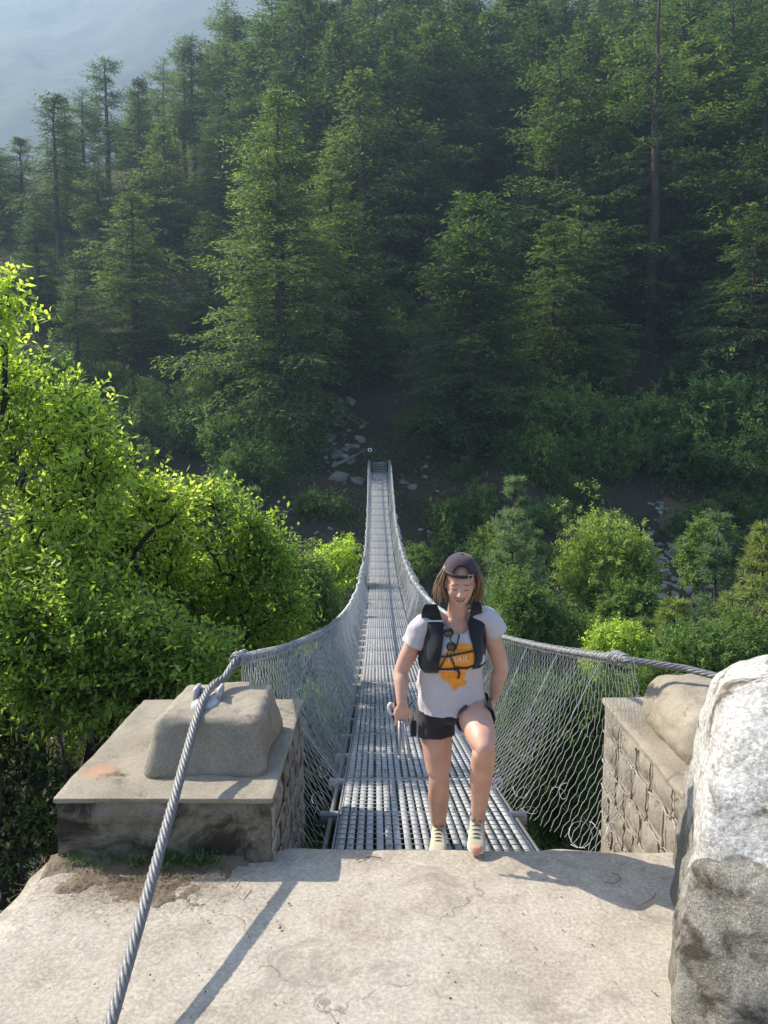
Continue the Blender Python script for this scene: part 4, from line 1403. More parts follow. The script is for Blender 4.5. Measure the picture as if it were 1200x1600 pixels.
# far end: steps and low gate posts
fe = empty('bridge_steps', (0, 0, 0), 'flight of grey steps climbing off the far end of the footbridge', 'steps')
for k in range(5):
    yy = 64.1 + k * 0.42
    c = float(cx(yy))
    a = Acc(); rough_box(a, c - 0.62, c + 0.62, yy, yy + 0.36, -0.8 + k * 0.20, -0.66 + k * 0.20, 4, 0.02, 0.008, k)
    a.build('step', M['rock'], fe)
for s in (-1, 1):
    c = float(cx(64.4)) + s * 0.86
    a = Acc(); rough_box(a, c - 0.13, c + 0.13, 64.0, 66.2, -2.5, 0.30, 6, 0.03, 0.02, 30 + s)
    o = a.build('far_abutment', M['rock'])
    tag(o, 'low stone abutment %s of the steps at the far bridge end' % ('left' if s < 0 else 'right'), 'abutment', 'far abutments')
a = Acc()
c = float(cx(64.4))
pb = at(571, 716, 65.0)
tube(a, [pb, pb + Vector((0, 0, 0.95))], [0.09, 0.07], 8)
po = a.build('marker_post', plain('dark_wood', (0.05, 0.035, 0.028), 0.8))
tag(po, 'dark post with a white ring beside the steps at the far bridge end', 'post')
a = Acc()
pc = at(578, 703, 64.85)
t_ = np.linspace(0, 2 * math.pi, 17)
tube(a, [(pc.x + 0.14 * math.cos(q), pc.y, pc.z + 0.14 * math.sin(q)) for q in t_], 0.055, 6)
a.build('white_ring', plain('white_paint', (0.75, 0.75, 0.73), 0.6), po, smooth=True)

# ------------------------------------------------------------------ rocks, soil, litter
RK = []
for k in range(5):
    a = Acc()
    rs = random.Random(200 + k)
    pl = []
    for q in range(11):
        pl.append(((rs.uniform(-1, 1), rs.uniform(-1, 1), rs.uniform(-1, 1)), rs.uniform(0.32, 0.6)))
    poly_rock(a, (0, 0, 0), pl + [((0, 0, -1), .4), ((0, 0, 1), .38), ((1, 0, 0), .55), ((-1, 0, 0), .55), ((0, 1, 0), .5), ((0, -1, 0), .5)], 0.10, 2.5, 3, k, 22)
    me = a.mesh('rock'); me.materials.append(M['rock']); RK.append(me)
def rock(p, size, label, group=None, mat=None):
    o = link('rock', RK[rr.randrange(5)])
    o.location = p; o.scale = (size * rr.uniform(.8, 1.3), size * rr.uniform(.8, 1.2), size * rr.uniform(.6, 1.0))
    o.rotation_euler = (rr.uniform(-.4, .4), rr.uniform(-.4, .4), rr.uniform(0, 6.28))
    if mat:
        o.material_slots[0].link = 'OBJECT'; o.material_slots[0].material = mat
    return tag(o, label, 'rock', group)
M['rock_pale'] = rocky('pale_rock', (0.11, 0.10, 0.085), (0.18, 0.165, 0.145), (0.28, 0.26, 0.24), 1.5, bump_d=0.05)
for (px, py, sz, lab) in ((528, 712, 1.9, 'pale angular rock left of the far bridge end, lower of the bright pair'), (548, 722, 1.2, 'small pale slab of rock touching the left side of the far steps'),
                          (512, 705, 1.3, 'pale rock leftmost of the bright group by the far bridge end'), (541, 703, 0.9, 'small pale rock highest of the bright group by the far bridge end'), (530, 745, 1.8, 'grey rock just below the bright rocks left of the far bridge end'),
                          (560, 752, 1.4, 'dark grey rock under the left edge of the far bridge end'), (1014, 925, 1.0, 'white boulder at the foot of the scree right of the round pale tree'),
                          (1070, 847, 1.5, 'large rounded grey boulder on the scree right of the round pale tree'), (630, 755, 1.0, 'pale rock just right of the far bridge end'), (645, 762, 1.1, 'low pale rock second right of the far bridge end'),
                          (515, 655, 1.6, 'grey rock on the bare slope above left of the far bridge end')):
    p = ground_hit(px, py); rock(p, sz * 0.8, lab, None, M['rock_pale'])
for k in range(110):
    px, py = rr.gauss(1050, 34), rr.uniform(785, 940)
    px += (py - 860) * 0.1
    rock(ground_hit(px, py) + Vector((0, 0, -.05)), rr.uniform(0.25, 0.9), 'grey broken stone lying in the scree patch on the right bank', 'stones of the scree patch', M['rock_pale'] if rr.random() < .35 else None)
for k in range(70):
    px, py = rr.uniform(440, 760), rr.uniform(690, 860)
    if 560 < px < 640: continue
    rock(ground_hit(px, py) + Vector((0, 0, -.05)), rr.uniform(0.2, 0.7), 'grey stone half buried in the dark bank below the far bridge end', 'stones in the dark bank', None)
for k in range(26):
    px, py = rr.uniform(640, 790), rr.uniform(700, 760)
    rock(ground_hit(px, py) + Vector((0, 0, -.05)), rr.uniform(0.25, 0.6), 'small pale stone along the path right of the far bridge end', 'stones along the far path', M['rock_pale'])
for k in range(22):
    px, py = rr.uniform(480, 570), rr.uniform(620, 720)
    rock(ground_hit(px, py) + Vector((0, 0, -.05)), rr.uniform(0.35, 1.3), 'stone on the bare slope left above the far bridge end', 'stones on the bare slope', None)
# log lying by the far end
a = Acc(); p0, p1 = ground_hit(520, 738), ground_hit(572, 712)
tube(a, [(p0 + Vector((0, -.6, .5)))[:], (p0.lerp(p1, .5) + Vector((0, -.6, .5)))[:], (p1 + Vector((0, -.6, .5)))[:]], [0.14, 0.12, 0.09], 8)
o = a.build('fallen_log', M['rock_pale'], smooth=True); tag(o, 'pale fallen log sloping up to the left side of the far bridge end', 'log')

# reddish earth patches on the far bank
M['red_soil'] = rocky('reddish_soil', (0.075, 0.05, 0.034), (0.12, 0.075, 0.048), (0.16, 0.105, 0.07), 2.0, bump_d=0.08)
def earth(px, py, r, seed):
    c = ground_hit(px, py)
    a = Acc(); n = 18
    an = np.linspace(0, 2 * math.pi, n, endpoint=False)
    g = np.random.default_rng(seed)
    rad = r * g.uniform(0.6, 1.2, n)
    pts = [[c.x, c.y]]
    for f in (0.35, 0.7, 1.0):
        for q in range(n): pts.append([c.x + rad[q] * f * math.cos(an[q]), c.y + rad[q] * f * 0.9 * math.sin(an[q])])
    pts = np.array(pts); z = hill(pts[:, 0], pts[:, 1]) + 0.06; z[-n:] -= 0.25
    V = np.column_stack([pts, z])
    a.add(V, [[0, 1 + q, 1 + (q + 1) % n] for q in range(n)])
    F = [[1 + l * n + q, 1 + (l + 1) * n + q, 1 + (l + 1) * n + (q + 1) % n, 1 + l * n + (q + 1) % n] for l in range(2) for q in range(n)]
    a.F.append(np.array(F)); a.T.append(np.zeros(len(F)))
    tag(a.build('earth_patch', M['red_soil'], smooth=True), kind='structure')
earth(1062, 800, 2.2, 1); earth(880, 830, 1.6, 2); earth(1045, 822, 1.4, 3)

# soil and litter against the left pier
a = Acc()
nx, ny = 160, 60
X, Y = np.meshgrid(np.linspace(-1.74, -0.70, nx), np.linspace(3.32, 3.83, ny))
P = np.stack([X, Y, X * 0], -1).reshape(-1, 3)
inner = (Y - 3.32) / 0.5
edge = 0.42 + 0.55 * fbm(P, 7, 5, 61).reshape(X.shape) + 0.55 * np.abs((X + 1.2) / 0.55) ** 3
hgt = (inner - edge) * 0.09 + fbm(P, 18, 3, 62).reshape(X.shape) * 0.008
Z = np.minimum(hgt, 0.05)
Z = np.maximum(Z, -0.06)
a.add(np.stack([X, Y, Z], -1).reshape(-1, 3), np.stack([(i := np.arange(ny - 1)[:, None] * nx + np.arange(nx - 1)[None]), i + 1, i + nx + 1, i + nx], -1).reshape(-1, 4))
tag(a.build('soil', M['soil'], smooth=True), kind='structure')
g = np.random.default_rng(66)
a = Acc()   # dry needles and grass blades
n = 2600
x = -1.2 + np.clip(g.normal(0, 0.26, n), -0.55, 0.6); y = 3.78 - np.abs(g.normal(0, 0.19, n))
zz = np.maximum(0.045 - (3.8 - y) * 0.09, 0.012)
an = g.uniform(0, math.pi * 2, n)
D = unit(np.stack([np.cos(an), np.sin(an), g.uniform(-0.05, 0.35, n)], -1))
S = unit(np.cross(D, np.tile([0, 0, 1.0], (n, 1))))
kites(a, np.stack([x, y, zz], -1), D, S, g.uniform(0.015, 0.06, n), 0.0025, 0.3)
o = a.build('dry_needles', plain('dry_straw', (0.22, 0.16, 0.09), 0.9)); o['kind'] = 'stuff'
a = Acc()   # small weeds
for k in range(46):
    cx_, cy_ = g.uniform(-1.28, -0.86), 3.775 - abs(g.normal(0, 0.035))
    if k > 36: cx_ = g.uniform(-1.65, -1.3)
    m_ = 12
    an = g.uniform(0, 6.28, m_)
    D = unit(np.stack([np.cos(an), np.sin(an) - 0.3, g.uniform(0.3, 1.2, m_)], -1))
    S = unit(np.cross(D, np.tile([0, 0, 1.0], (m_, 1))))
    kites(a, np.tile([cx_, cy_, 0.035], (m_, 1)) + D * g.uniform(0, 0.05, m_)[:, None], D, S, g.uniform(0.015, 0.035, m_), 0.014, g.uniform(0.1, 0.6, m_))
o = a.build('weeds', M['leaf_mid']); o['kind'] = 'stuff'
# grit and pebbles on the slab
a = Acc()
for k in range(260):
    x, y = g.uniform(-1.6, 1.35), 1.9 + 2.0 * g.random() ** 0.8
    r_ = g.uniform(0.002, 0.006) * (1.8 if k < 14 else 1)
    V_ = np.array([[1, 0, 0], [-1, 0, 0], [0, 1, 0], [0, -1, 0], [0, 0, .8], [0, 0, -.8]]) * r_ * g.uniform(0.6, 1.3, (6, 1))
    c_, s_ = math.cos(k), math.sin(k)
    V_ = V_ @ np.array([[c_, s_, 0], [-s_, c_, 0], [0, 0, 1]])
    a.add(V_ + np.array([x, y, 0.006 + r_ * .3]), [[0, 2, 4], [2, 1, 4], [1, 3, 4], [3, 0, 4], [2, 0, 5], [1, 2, 5], [3, 1, 5], [0, 3, 5]])
o = a.build('grit', M['stone_pale']); o['kind'] = 'stuff'
def on_slab(px, py):
    th = R(PITCH) + math.atan2(py - 800, 1200)
    Y = (CAM[2] - 0.012) / math.tan(th)
    return at(px, py, Y)
for pts, lab in (([(945, 1380), (962, 1381), (970, 1374), (966, 1368), (956, 1365)], 'small hooked piece of rusty wire lying on the landing near the boulder'),
                 ([(998, 1417), (1012, 1409), (1021, 1404), (1024, 1397)], 'short bent twig on the landing right of the hooked wire'),
                 ([(596, 1342), (575, 1338), (556, 1345)], 'thin dry stalk on the landing in front of the deck'),
                 ([(188, 1378), (198, 1381), (208, 1383)], 'pale straw lying on the soil in front of the left pier'),
                 ([(368, 1398), (374, 1390), (380, 1383)], 'dry twig lying right of the soil by the left pier')):
    a = Acc(); tube(a, [(on_slab(*p) + Vector((0, 0, 0.004 + (0.03 if p[0] < 400 else 0))))[:] for p in pts], 0.0028, 5)
    o = a.build('twig', bpy.data.materials['dry_straw'], smooth=True); tag(o, lab, 'twig')
# faded orange paint on the pier cap
mc = M['concrete'].copy(); mc.name = 'pier_concrete_with_faded_paint'
nt = mc.node_tree
pb_ = [n_ for n_ in nt.nodes if n_.type == 'BSDF_PRINCIPLED'][0]
src = pb_.inputs['Base Color'].links[0].from_socket
tc = nt.nodes.new('ShaderNodeTexCoord')
vd = nt.nodes.new('ShaderNodeVectorMath'); vd.operation = 'DISTANCE'
nt.links.new(tc.outputs['Object'], vd.inputs[0]); vd.inputs[1].default_value = (at(150, 1210, 4.05).x, 4.10, 0.36)
nn = noise(nt, tc.outputs['Object'], 22, 8, 0.75)
ma = nt.nodes.new('ShaderNodeMath'); ma.operation = 'MULTIPLY_ADD'; nt.links.new(nn, ma.inputs[0]); ma.inputs[1].default_value = 0.26; nt.links.new(vd.outputs['Value'], ma.inputs[2])
fac = ramp(nt, ma.outputs[0], [(0.17, (0.55, 0.55, 0.55)), (0.26, (0, 0, 0))])
nt.links.new(mix(nt, fac, src, (0.48, 0.22, 0.11)), pb_.inputs['Base Color'])
for ch in lp.children:
    if ch.name.startswith('concrete_cap'): ch.data.materials[0] = mc
# pale grout around the saddle bracket
a = Acc(); poly_rock(a, (0, 0, 0), [((0, 0, 1), .02), ((0, 0, -1), .05), ((1, 0, 0), .075), ((-1, 0, 0), .07), ((0, 1, 0), .12), ((0, -1, 0), .14)], 0.2, 9, 4, 8, 5)
a.V = [v + np.array([-1.045, 4.42, 0.652]) for v in a.V]
a.build('grout', rocky('pale_grout', (0.4, 0.38, 0.38), (0.5, 0.48, 0.48), (0.6, 0.58, 0.58), 12), lp, smooth=True)



# ------------------------------------------------------------------ the woman
def bvh_of(V, F):
    return BVHTree.FromPolygons([tuple(v) for v in V], [tuple(int(i) for i in f) for f in F])


def ellip(a, c, r, M3=None, n=14):
    u = np.linspace(0, math.pi, n)
    v = np.linspace(0, 2 * math.pi, n * 2, endpoint=False)
    P = [(0, 0, 1.0)] + [(math.sin(p) * math.cos(q), math.sin(p) * math.sin(q), math.cos(p)) for p in u[1:-1] for q in v] + [(0, 0, -1.0)]
    P = np.array(P) * np.array(r)
    if M3 is not None:
        P = P @ np.array(M3).T
    m = len(v)
    F3 = [[0, 1 + j, 1 + (j + 1) % m] for j in range(m)]
    last = len(P) - 1
    st = last - m
    F3 += [[last, st + (j + 1) % m, st + j] for j in range(m)]
    Fq = [[1 + i * m + j, 1 + (i + 1) * m + j, 1 + (i + 1) * m + (j + 1) % m, 1 + i * m + (j + 1) % m] for i in range(n - 3) for j in range(m)]
    base = a.n
    a.add(P + np.array(c), Fq)
    a.F.append(np.array(F3) + base); a.T.append(np.zeros(len(F3)))


def chain(a, pts, rad, sides=20, sub=6):
    """smooth tapered limb through points, with round ends"""
    P = np.array([tuple(p) for p in pts], float)
    r = np.array(rad, float)
    n = len(P)
    if n > 2:
        t = np.linspace(0, n - 1, (n - 1) * sub + 1)
        out = []
        for k in range(3):
            c = P[:, k]
            ce = np.concatenate([[2 * c[0] - c[1]], c, [2 * c[-1] - c[-2]]])
            i = np.minimum(t.astype(int), n - 2); f = t - i
            p0, p1, p2, p3 = ce[i], ce[i + 1], ce[i + 2], ce[i + 3]
            out.append(0.5 * (2 * p1 + (p2 - p0) * f + (2 * p0 - 5 * p1 + 4 * p2 - p3) * f ** 2 + (3 * p1 - p0 - 3 * p2 + p3) * f ** 3))
        Q = np.stack(out, -1)
        rr_ = np.interp(t, np.arange(n), r)
    else:
        q = np.linspace(0, 1, sub + 1)[:, None]
        Q = P[0] * (1 - q) + P[1] * q
        rr_ = np.linspace(r[0], r[1], sub + 1)
    tube(a, Q, rr_, sides)
    ellip(a, Q[0], (rr_[0],) * 3, n=8)
    ellip(a, Q[-1], (rr_[-1],) * 3, n=8)


def loft(a, rings, sides=28, sub=4):
    """rings: (centre, rx, ry); horizontal superellipses, capped"""
    n = len(rings)
    t = np.linspace(0, n - 1, (n - 1) * sub + 1)
    cs = np.array([tuple(r[0]) for r in rings]); rx = np.array([r[1] for r in rings]); ry = np.array([r[2] for r in rings])
    def ip(c):
        ce = np.concatenate([[2 * c[0] - c[1]], c, [2 * c[-1] - c[-2]]])
        i = np.minimum(t.astype(int), n - 2); f = t - i
        p0, p1, p2, p3 = ce[i], ce[i + 1], ce[i + 2], ce[i + 3]
        return 0.5 * (2 * p1 + (p2 - p0) * f + (2 * p0 - 5 * p1 + 4 * p2 - p3) * f ** 2 + (3 * p1 - p0 - 3 * p2 + p3) * f ** 3)
    CX, CY, CZ, RX, RY = ip(cs[:, 0]), ip(cs[:, 1]), ip(cs[:, 2]), ip(rx), ip(ry)
    an = np.arange(sides) / sides * 2 * math.pi
    sx = np.sign(np.cos(an)) * np.abs(np.cos(an)) ** 0.85; sy = np.sign(np.sin(an)) * np.abs(np.sin(an)) ** 0.85
    V = np.stack([CX[:, None] + RX[:, None] * sx, CY[:, None] + RY[:, None] * sy, CZ[:, None] + 0 * sx], -1).reshape(-1, 3)
    m = len(t)
    i = np.arange(m - 1)[:, None] * sides; j = np.arange(sides)[None]; k = (j + 1) % sides
    F = np.stack([i + j, i + k, i + k + sides, i + j + sides], -1).reshape(-1, 4)
    if CZ[0] > CZ[-1]: F = F[:, ::-1]
    base = a.n
    a.add(V, F)
    lo = np.arange(sides); hi = (m - 1) * sides + np.arange(sides)
    if CZ[0] > CZ[-1]: lo, hi = lo[::-1], hi[::-1]
    a.F.append(lo[::-1][None] + base); a.T.append(np.zeros(1))
    a.F.append(hi[None] + base); a.T.append(np.zeros(1))


def remesh(a, voxel, smooth_it=4, fac=0.5):
    """weld the collected closed shapes into one continuous skin"""
    me = a.mesh('tmp')
    o = bpy.data.objects.new('tmp', me)
    C.objects.link(o)
    md = o.modifiers.new('r', 'REMESH'); md.mode = 'VOXEL'; md.voxel_size = voxel; md.use_smooth_shade = True
    if smooth_it:
        sm = o.modifiers.new('s', 'SMOOTH'); sm.factor = fac; sm.iterations = smooth_it
    dg = bpy.context.evaluated_depsgraph_get()
    ev = o.evaluated_get(dg)
    m2 = bpy.data.meshes.new_from_object(ev)
    n = len(m2.vertices)
    V = np.empty(n * 3); m2.vertices.foreach_get('co', V); V = V.reshape(-1, 3)
    F = [tuple(p.vertices) for p in m2.polygons]
    bpy.data.objects.remove(o); bpy.data.meshes.remove(me); bpy.data.meshes.remove(m2)
    F = [f for f in F]
    F4 = np.array([f for f in F if len(f) == 4])
    return V, F4


def px_of(P):
    P = np.asarray(P, float)
    p = R(PITCH)
    dz = P[:, 2] - CAM[2]
    zc = P[:, 1] * math.cos(p) - dz * math.sin(p)
    yc = -P[:, 1] * math.sin(p) - dz * math.cos(p)
    return 600 + 1200 * P[:, 0] / zc, 800 + 1200 * yc / zc


W = empty('person', tuple(at(706, 1325, 4.05)), 'woman in backwards cap, white T-shirt, black vest and shorts stepping off the walkway', 'person')
W.location.z = 0.0
WL = W.location.copy()
def wbuild(a_or_VF, name, mat, parent=None, smooth=True, solid=0.0):
    if isinstance(a_or_VF, tuple):
        a = Acc(); a.add(*a_or_VF)
    else:
        a = a_or_VF
    a.V = [v - np.array(WL[:]) for v in a.V]
    o = a.build(name, mat, parent or W, smooth)
    if solid:
        md = o.modifiers.new('thickness', 'SOLIDIFY'); md.thickness = solid; md.offset = 0
    return o

def skinmat():
    m, nt, out = newmat('skin')
    v = coords(nt)
    n1 = noise(nt, v, 9, 4, 0.6)
    col = ramp(nt, n1, [(0.3, (0.50, 0.265, 0.18)), (0.7, (0.60, 0.35, 0.255))])
    b = bsdf(nt, out, col, 0.5, bump=noise(nt, v, 260, 3), bump_s=0.08, bump_d=0.002)
    b.inputs['Subsurface Weight'].default_value = 0.12
    b.inputs['Subsurface Radius'].default_value = (0.02, 0.008, 0.004)
    b.inputs['Subsurface Scale'].default_value = 0.6
    return m
def cloth(name, c, var=0.12, weave=500):
    m, nt, out = newmat(name)
    v = coords(nt)
    n1 = noise(nt, v, 14, 5, 0.6)
    n2 = noise(nt, v, weave, 2)
    col = ramp(nt, n1, [(0.3, tuple(x * (1 - var) for x in c)), (0.7, tuple(min(1, x * (1 + var)) for x in c))])
    b = bsdf(nt, out, col, 0.9, bump=n2, bump_s=0.15, bump_d=0.002, spec=0.2)
    b.inputs['Sheen Weight'].default_value = 0.2
    return m
M['skin'] = skinmat()
M['tee'] = cloth('white_cotton', (0.52, 0.475, 0.485), 0.06)
M['black'] = cloth('black_nylon', (0.022, 0.022, 0.027), 0.3)
M['shorts'] = cloth('charcoal_shorts', (0.035, 0.033, 0.04), 0.25)
M['cap'] = cloth('plum_grey_cap', (0.050, 0.036, 0.046), 0.25)
M['strap'] = plain('black_strap', (0.015, 0.014, 0.015), 0.6)
M['orange'] = plain('orange_print', (0.80, 0.30, 0.03), 0.8, 0, 0.12, 40)
M['print'] = plain('white_print', (0.75, 0.66, 0.55), 0.8)
M['lip'] = plain('lips', (0.42, 0.14, 0.11), 0.5)
M['dark_lash'] = plain('brown_lash', (0.05, 0.025, 0.016), 0.7)
M['brow'] = plain('eyebrow_hair', (0.20, 0.11, 0.065), 0.8)
M['mouth'] = plain('mouth_inside', (0.10, 0.025, 0.02), 0.5)
M['teeth'] = plain('teeth', (0.70, 0.64, 0.56), 0.35)
M['sock'] = cloth('grey_sock', (0.36, 0.35, 0.32))
M['shoe'] = cloth('pale_yellow_mesh', (0.50, 0.465, 0.34), 0.1, 300)
M['sole'] = plain('cream_sole', (0.66, 0.62, 0.48), 0.7)
M['toe'] = plain('coral_toe', (0.58, 0.27, 0.20), 0.7)
M['lace'] = plain('olive_laces', (0.13, 0.10, 0.05), 0.8)

def hairmat():
    m, nt, out = newmat('brown_hair')
    at_ = nt.nodes.new('ShaderNodeAttribute'); at_.attribute_name = 'tint'
    col = ramp(nt, at_.outputs['Fac'], [(0.0, (0.10, 0.055, 0.03)), (0.5, (0.22, 0.135, 0.08)), (1.0, (0.42, 0.29, 0.19))])
    bsdf(nt, out, col, 0.45, spec=0.4)
    return m
M['hair'] = hairmat()

# joints
J = dict(
    pelvis=at(707, 1098, 4.15), waist=at(704, 1052, 4.13), chest=at(708, 1003, 4.07), neck=at(714, 966, 4.04), head=at(719, 910, 3.98),
    shR=at(661, 977, 4.06), elR=at(628, 1046, 4.09), wrR=at(627, 1101, 4.00),
    shL=at(759, 966, 4.06), elL=at(782, 1040, 4.11), wrL=at(772, 1092, 4.13),
    hipR=at(680, 1112, 4.16), knR=at(686, 1221, 4.12), anR=at(685, 1293, 4.27),
    hipL=at(736, 1108, 4.14), knL=at(757, 1166, 3.77), anL=at(747, 1282, 3.97))
V3 = lambda x, y, z: Vector((x, y, z))

def hand(a, wrist, d, back, side, curl=0.9, size=1.0, spread=0.12):
    """d: along the hand, back: out of the back of the hand, side: towards the thumb"""
    d = d.normalized(); side = (side - d * side.dot(d)).normalized(); back = d.cross(side) if d.cross(side).dot(back) > 0 else side.cross(d)
    S = size
    M3 = Matrix((side, back, d)).transposed()
    ellip(a, wrist + d * 0.048 * S, (0.041 * S, 0.0155 * S, 0.052 * S), M3)
    for k, (o, L, r) in enumerate(((0.029, 0.070, 0.0092), (0.010, 0.078, 0.0096), (-0.010, 0.072, 0.0092), (-0.028, 0.058, 0.0084))):
        p = wrist + d * 0.080 * S + side * o * S
        dirv = (d + side * o * spread * 14).normalized()
        pts = [p - d * 0.02 * S, p]
        ang = 0.0
        for q, fr in enumerate((0.45, 0.3, 0.25)):
            ang += curl * (0.55, 0.95, 0.7)[q]
            dd = dirv * math.cos(ang) - back * math.sin(ang)
            pts.append(pts[-1] + dd * L * fr * S)
        chain(a, pts, [r * S * 1.1, r * S, r * S * 0.97, r * S * 0.92, r * S * 0.8], 10, 4)
    p = wrist + d * 0.02 * S + side * 0.028 * S
    th = [p, p + (d * 0.6 + side * 0.75 - back * 0.25) * 0.034 * S, p + (d * 1.35 + side * 0.95 - back * 0.75) * 0.034 * S, p + (d * 2.1 + side * 0.85 - back * 1.25) * 0.032 * S]
    chain(a, th, [0.0145 * S, 0.012 * S, 0.0105 * S, 0.009 * S], 10, 4)

# head frame
pitch_h = R(13)
Fh = Vector((-0.06, -math.cos(pitch_h), -math.sin(pitch_h))).normalized()
Rh = Vector((1, -0.04, -0.04)); Rh = (Rh - Fh * Rh.dot(Fh)).normalized()
Uh = Rh.cross(-Fh) if Rh.cross(-Fh).z > 0 else Fh.cross(-Rh)
if Uh.z < 0: Uh = -Uh
HC = J['head']
def hl(x, f, u): return HC + Rh * x + Fh * f + Uh * u
MH = Matrix((Rh, Fh, Uh)).transposed()

b = Acc()
# trunk
pel, wai, che, nec = J['pelvis'], J['waist'], J['chest'], J['neck']
loft(b, [(pel + V3(0, 0.01, -0.08), 0.10, 0.08), (pel + V3(0, 0, -0.04), 0.158, 0.112), (pel + V3(0, 0, 0.04), 0.160, 0.112), (wai, 0.130, 0.098), (che + V3(0, 0, -0.06), 0.142, 0.105), (che, 0.150, 0.108),
         (che + V3(0, 0.01, 0.08), 0.150, 0.092), (nec + V3(0, 0.02, -0.045), 0.115, 0.068), (nec + V3(0, 0.015, 0.0), 0.062, 0.055)])
for sx in (-1, 1):
    ellip(b, che + V3(sx * 0.067, -0.062, -0.03), (0.062, 0.052, 0.06))
chain(b, [nec + V3(0, 0.02, -0.05), nec + V3(0, 0.01, 0.02), HC + V3(0, 0.045, -0.055)], [0.058, 0.052, 0.052])
# arms
for sh, el, wr, sx in ((J['shR'], J['elR'], J['wrR'], -1), (J['shL'], J['elL'], J['wrL'], 1)):
    chain(b, [nec + V3(sx * 0.05, 0.03, -0.03), sh + V3(sx * -0.02, 0, 0), sh.lerp(el, 0.35), el, el.lerp(wr, 0.35), wr.lerp(el, 0.1), wr],
          [0.045, 0.060, 0.052, 0.041, 0.042, 0.027, 0.024])
# legs
chain(b, [J['hipR'] + V3(0, 0, 0.05), J['hipR'].lerp(J['knR'], 0.2), J['hipR'].lerp(J['knR'], 0.6), J['knR'], J['knR'].lerp(J['anR'], 0.35) + V3(0, 0.018, 0), J['knR'].lerp(J['anR'], 0.7), J['anR'] + V3(0, 0, 0.02), J['anR'] + V3(0, 0, -0.05)],
      [0.095, 0.094, 0.080, 0.060, 0.062, 0.048, 0.036, 0.038], 24)
chain(b, [J['hipL'] + V3(0, 0.02, 0.02), J['hipL'].lerp(J['knL'], 0.25) + V3(0, 0, 0.01), J['hipL'].lerp(J['knL'], 0.65) + V3(0, 0, 0.008), J['knL'] + V3(0, 0.015, -0.012), J['knL'].lerp(J['anL'], 0.35) + V3(0, 0.024, 0), J['knL'].lerp(J['anL'], 0.7) + V3(0, 0.01, 0), J['anL'] + V3(0, 0, 0.02), J['anL'] + V3(0, 0, -0.06)],
      [0.095, 0.093, 0.082, 0.063, 0.062, 0.048, 0.036, 0.038], 24)
ellip(b, J['knL'] + V3(0, -0.018, -0.006), (0.050, 0.042, 0.05))
ellip(b, J['knR'] + V3(0, -0.026, 0.0), (0.040, 0.038, 0.046))
# hands
hand(b, J['wrR'], V3(0.0, -0.10, -1), V3(0.15, -1, 0.1), V3(1, 0.1, 0), 0.62, 1.0)
hand(b, J['wrL'], V3(-0.30, 0.05, -1), V3(1, -0.5, 0), V3(-0.5, -1, 0), 0.5, 1.0)
# head
def he(x, f, u, rx, rf, ru): ellip(b, hl(x, f, u), (rx, rf, ru), MH)
he(0, -0.012, 0.040, 0.076, 0.094, 0.088)
he(0, 0.022, -0.016, 0.070, 0.066, 0.075)
he(0, 0.034, -0.060, 0.056, 0.050, 0.048)
he(0, 0.066, -0.096, 0.021, 0.019, 0.017)
for sx in (-1, 1):
    he(sx * 0.034, 0.060, -0.036, 0.027, 0.022, 0.024)
    he(sx * 0.031, 0.070, -0.001, 0.0155, 0.0145, 0.012)
    he(sx * 0.030, 0.074, 0.018, 0.023, 0.013, 0.008)
    he(sx * 0.0115, 0.094, -0.0355, 0.0075, 0.010, 0.0075)
    he(sx * 0.074, -0.005, -0.01, 0.010, 0.016, 0.03)
he(0, 0.068, 0.035, 0.045, 0.018, 0.022)
chain(b, [hl(0, 0.080, 0.010), hl(0, 0.096, -0.015), hl(0, 0.106, -0.032)], [0.0085, 0.0095, 0.0125], 12)
he(0, 0.075, -0.060, 0.026, 0.014, 0.016)
SV, SF = remesh(b, 0.0056, 4)
SS = SV.copy()
for _ in range(5):
    acc = np.zeros_like(SS); cnt = np.zeros(len(SS))
    for _k in range(4):
        for q in range(4):
            i_, j_ = SF[:, q], SF[:, (q + 1) % 4]
            if _k == 0:
                np.add.at(acc, i_, SS[j_]); np.add.at(cnt, i_, 1); np.add.at(acc, j_, SS[i_]); np.add.at(cnt, j_, 1)
    wk = np.zeros(len(SS))
    for kn in ('knR', 'knL'):
        d_ = np.linalg.norm(SV - np.array(J[kn] + V3(0, 0, -0.01)), axis=1)
        wk = np.maximum(wk, np.clip(1.6 - d_ / 0.085, 0, 1))
    SS = SS * (1 - wk[:, None] * 0.8) + acc / np.maximum(cnt, 1)[:, None] * wk[:, None] * 0.8
for _ in range(26):
    acc = np.zeros_like(SS)
    for q in range(4):
        i_, j_ = SF[:, q], SF[:, (q + 1) % 4]
        for k_ in range(3):
            acc[:, k_] += np.bincount(i_, SS[j_, k_], len(SS)) + np.bincount(j_, SS[i_, k_], len(SS))
    SS = SS * (1 - wk[:, None] * 0.8) + acc / np.maximum(cnt, 1)[:, None] * wk[:, None] * 0.8
SV = SS
wbuild((SV, SF), 'body', M['skin'])
body_bvh = bvh_of(SV, SF)

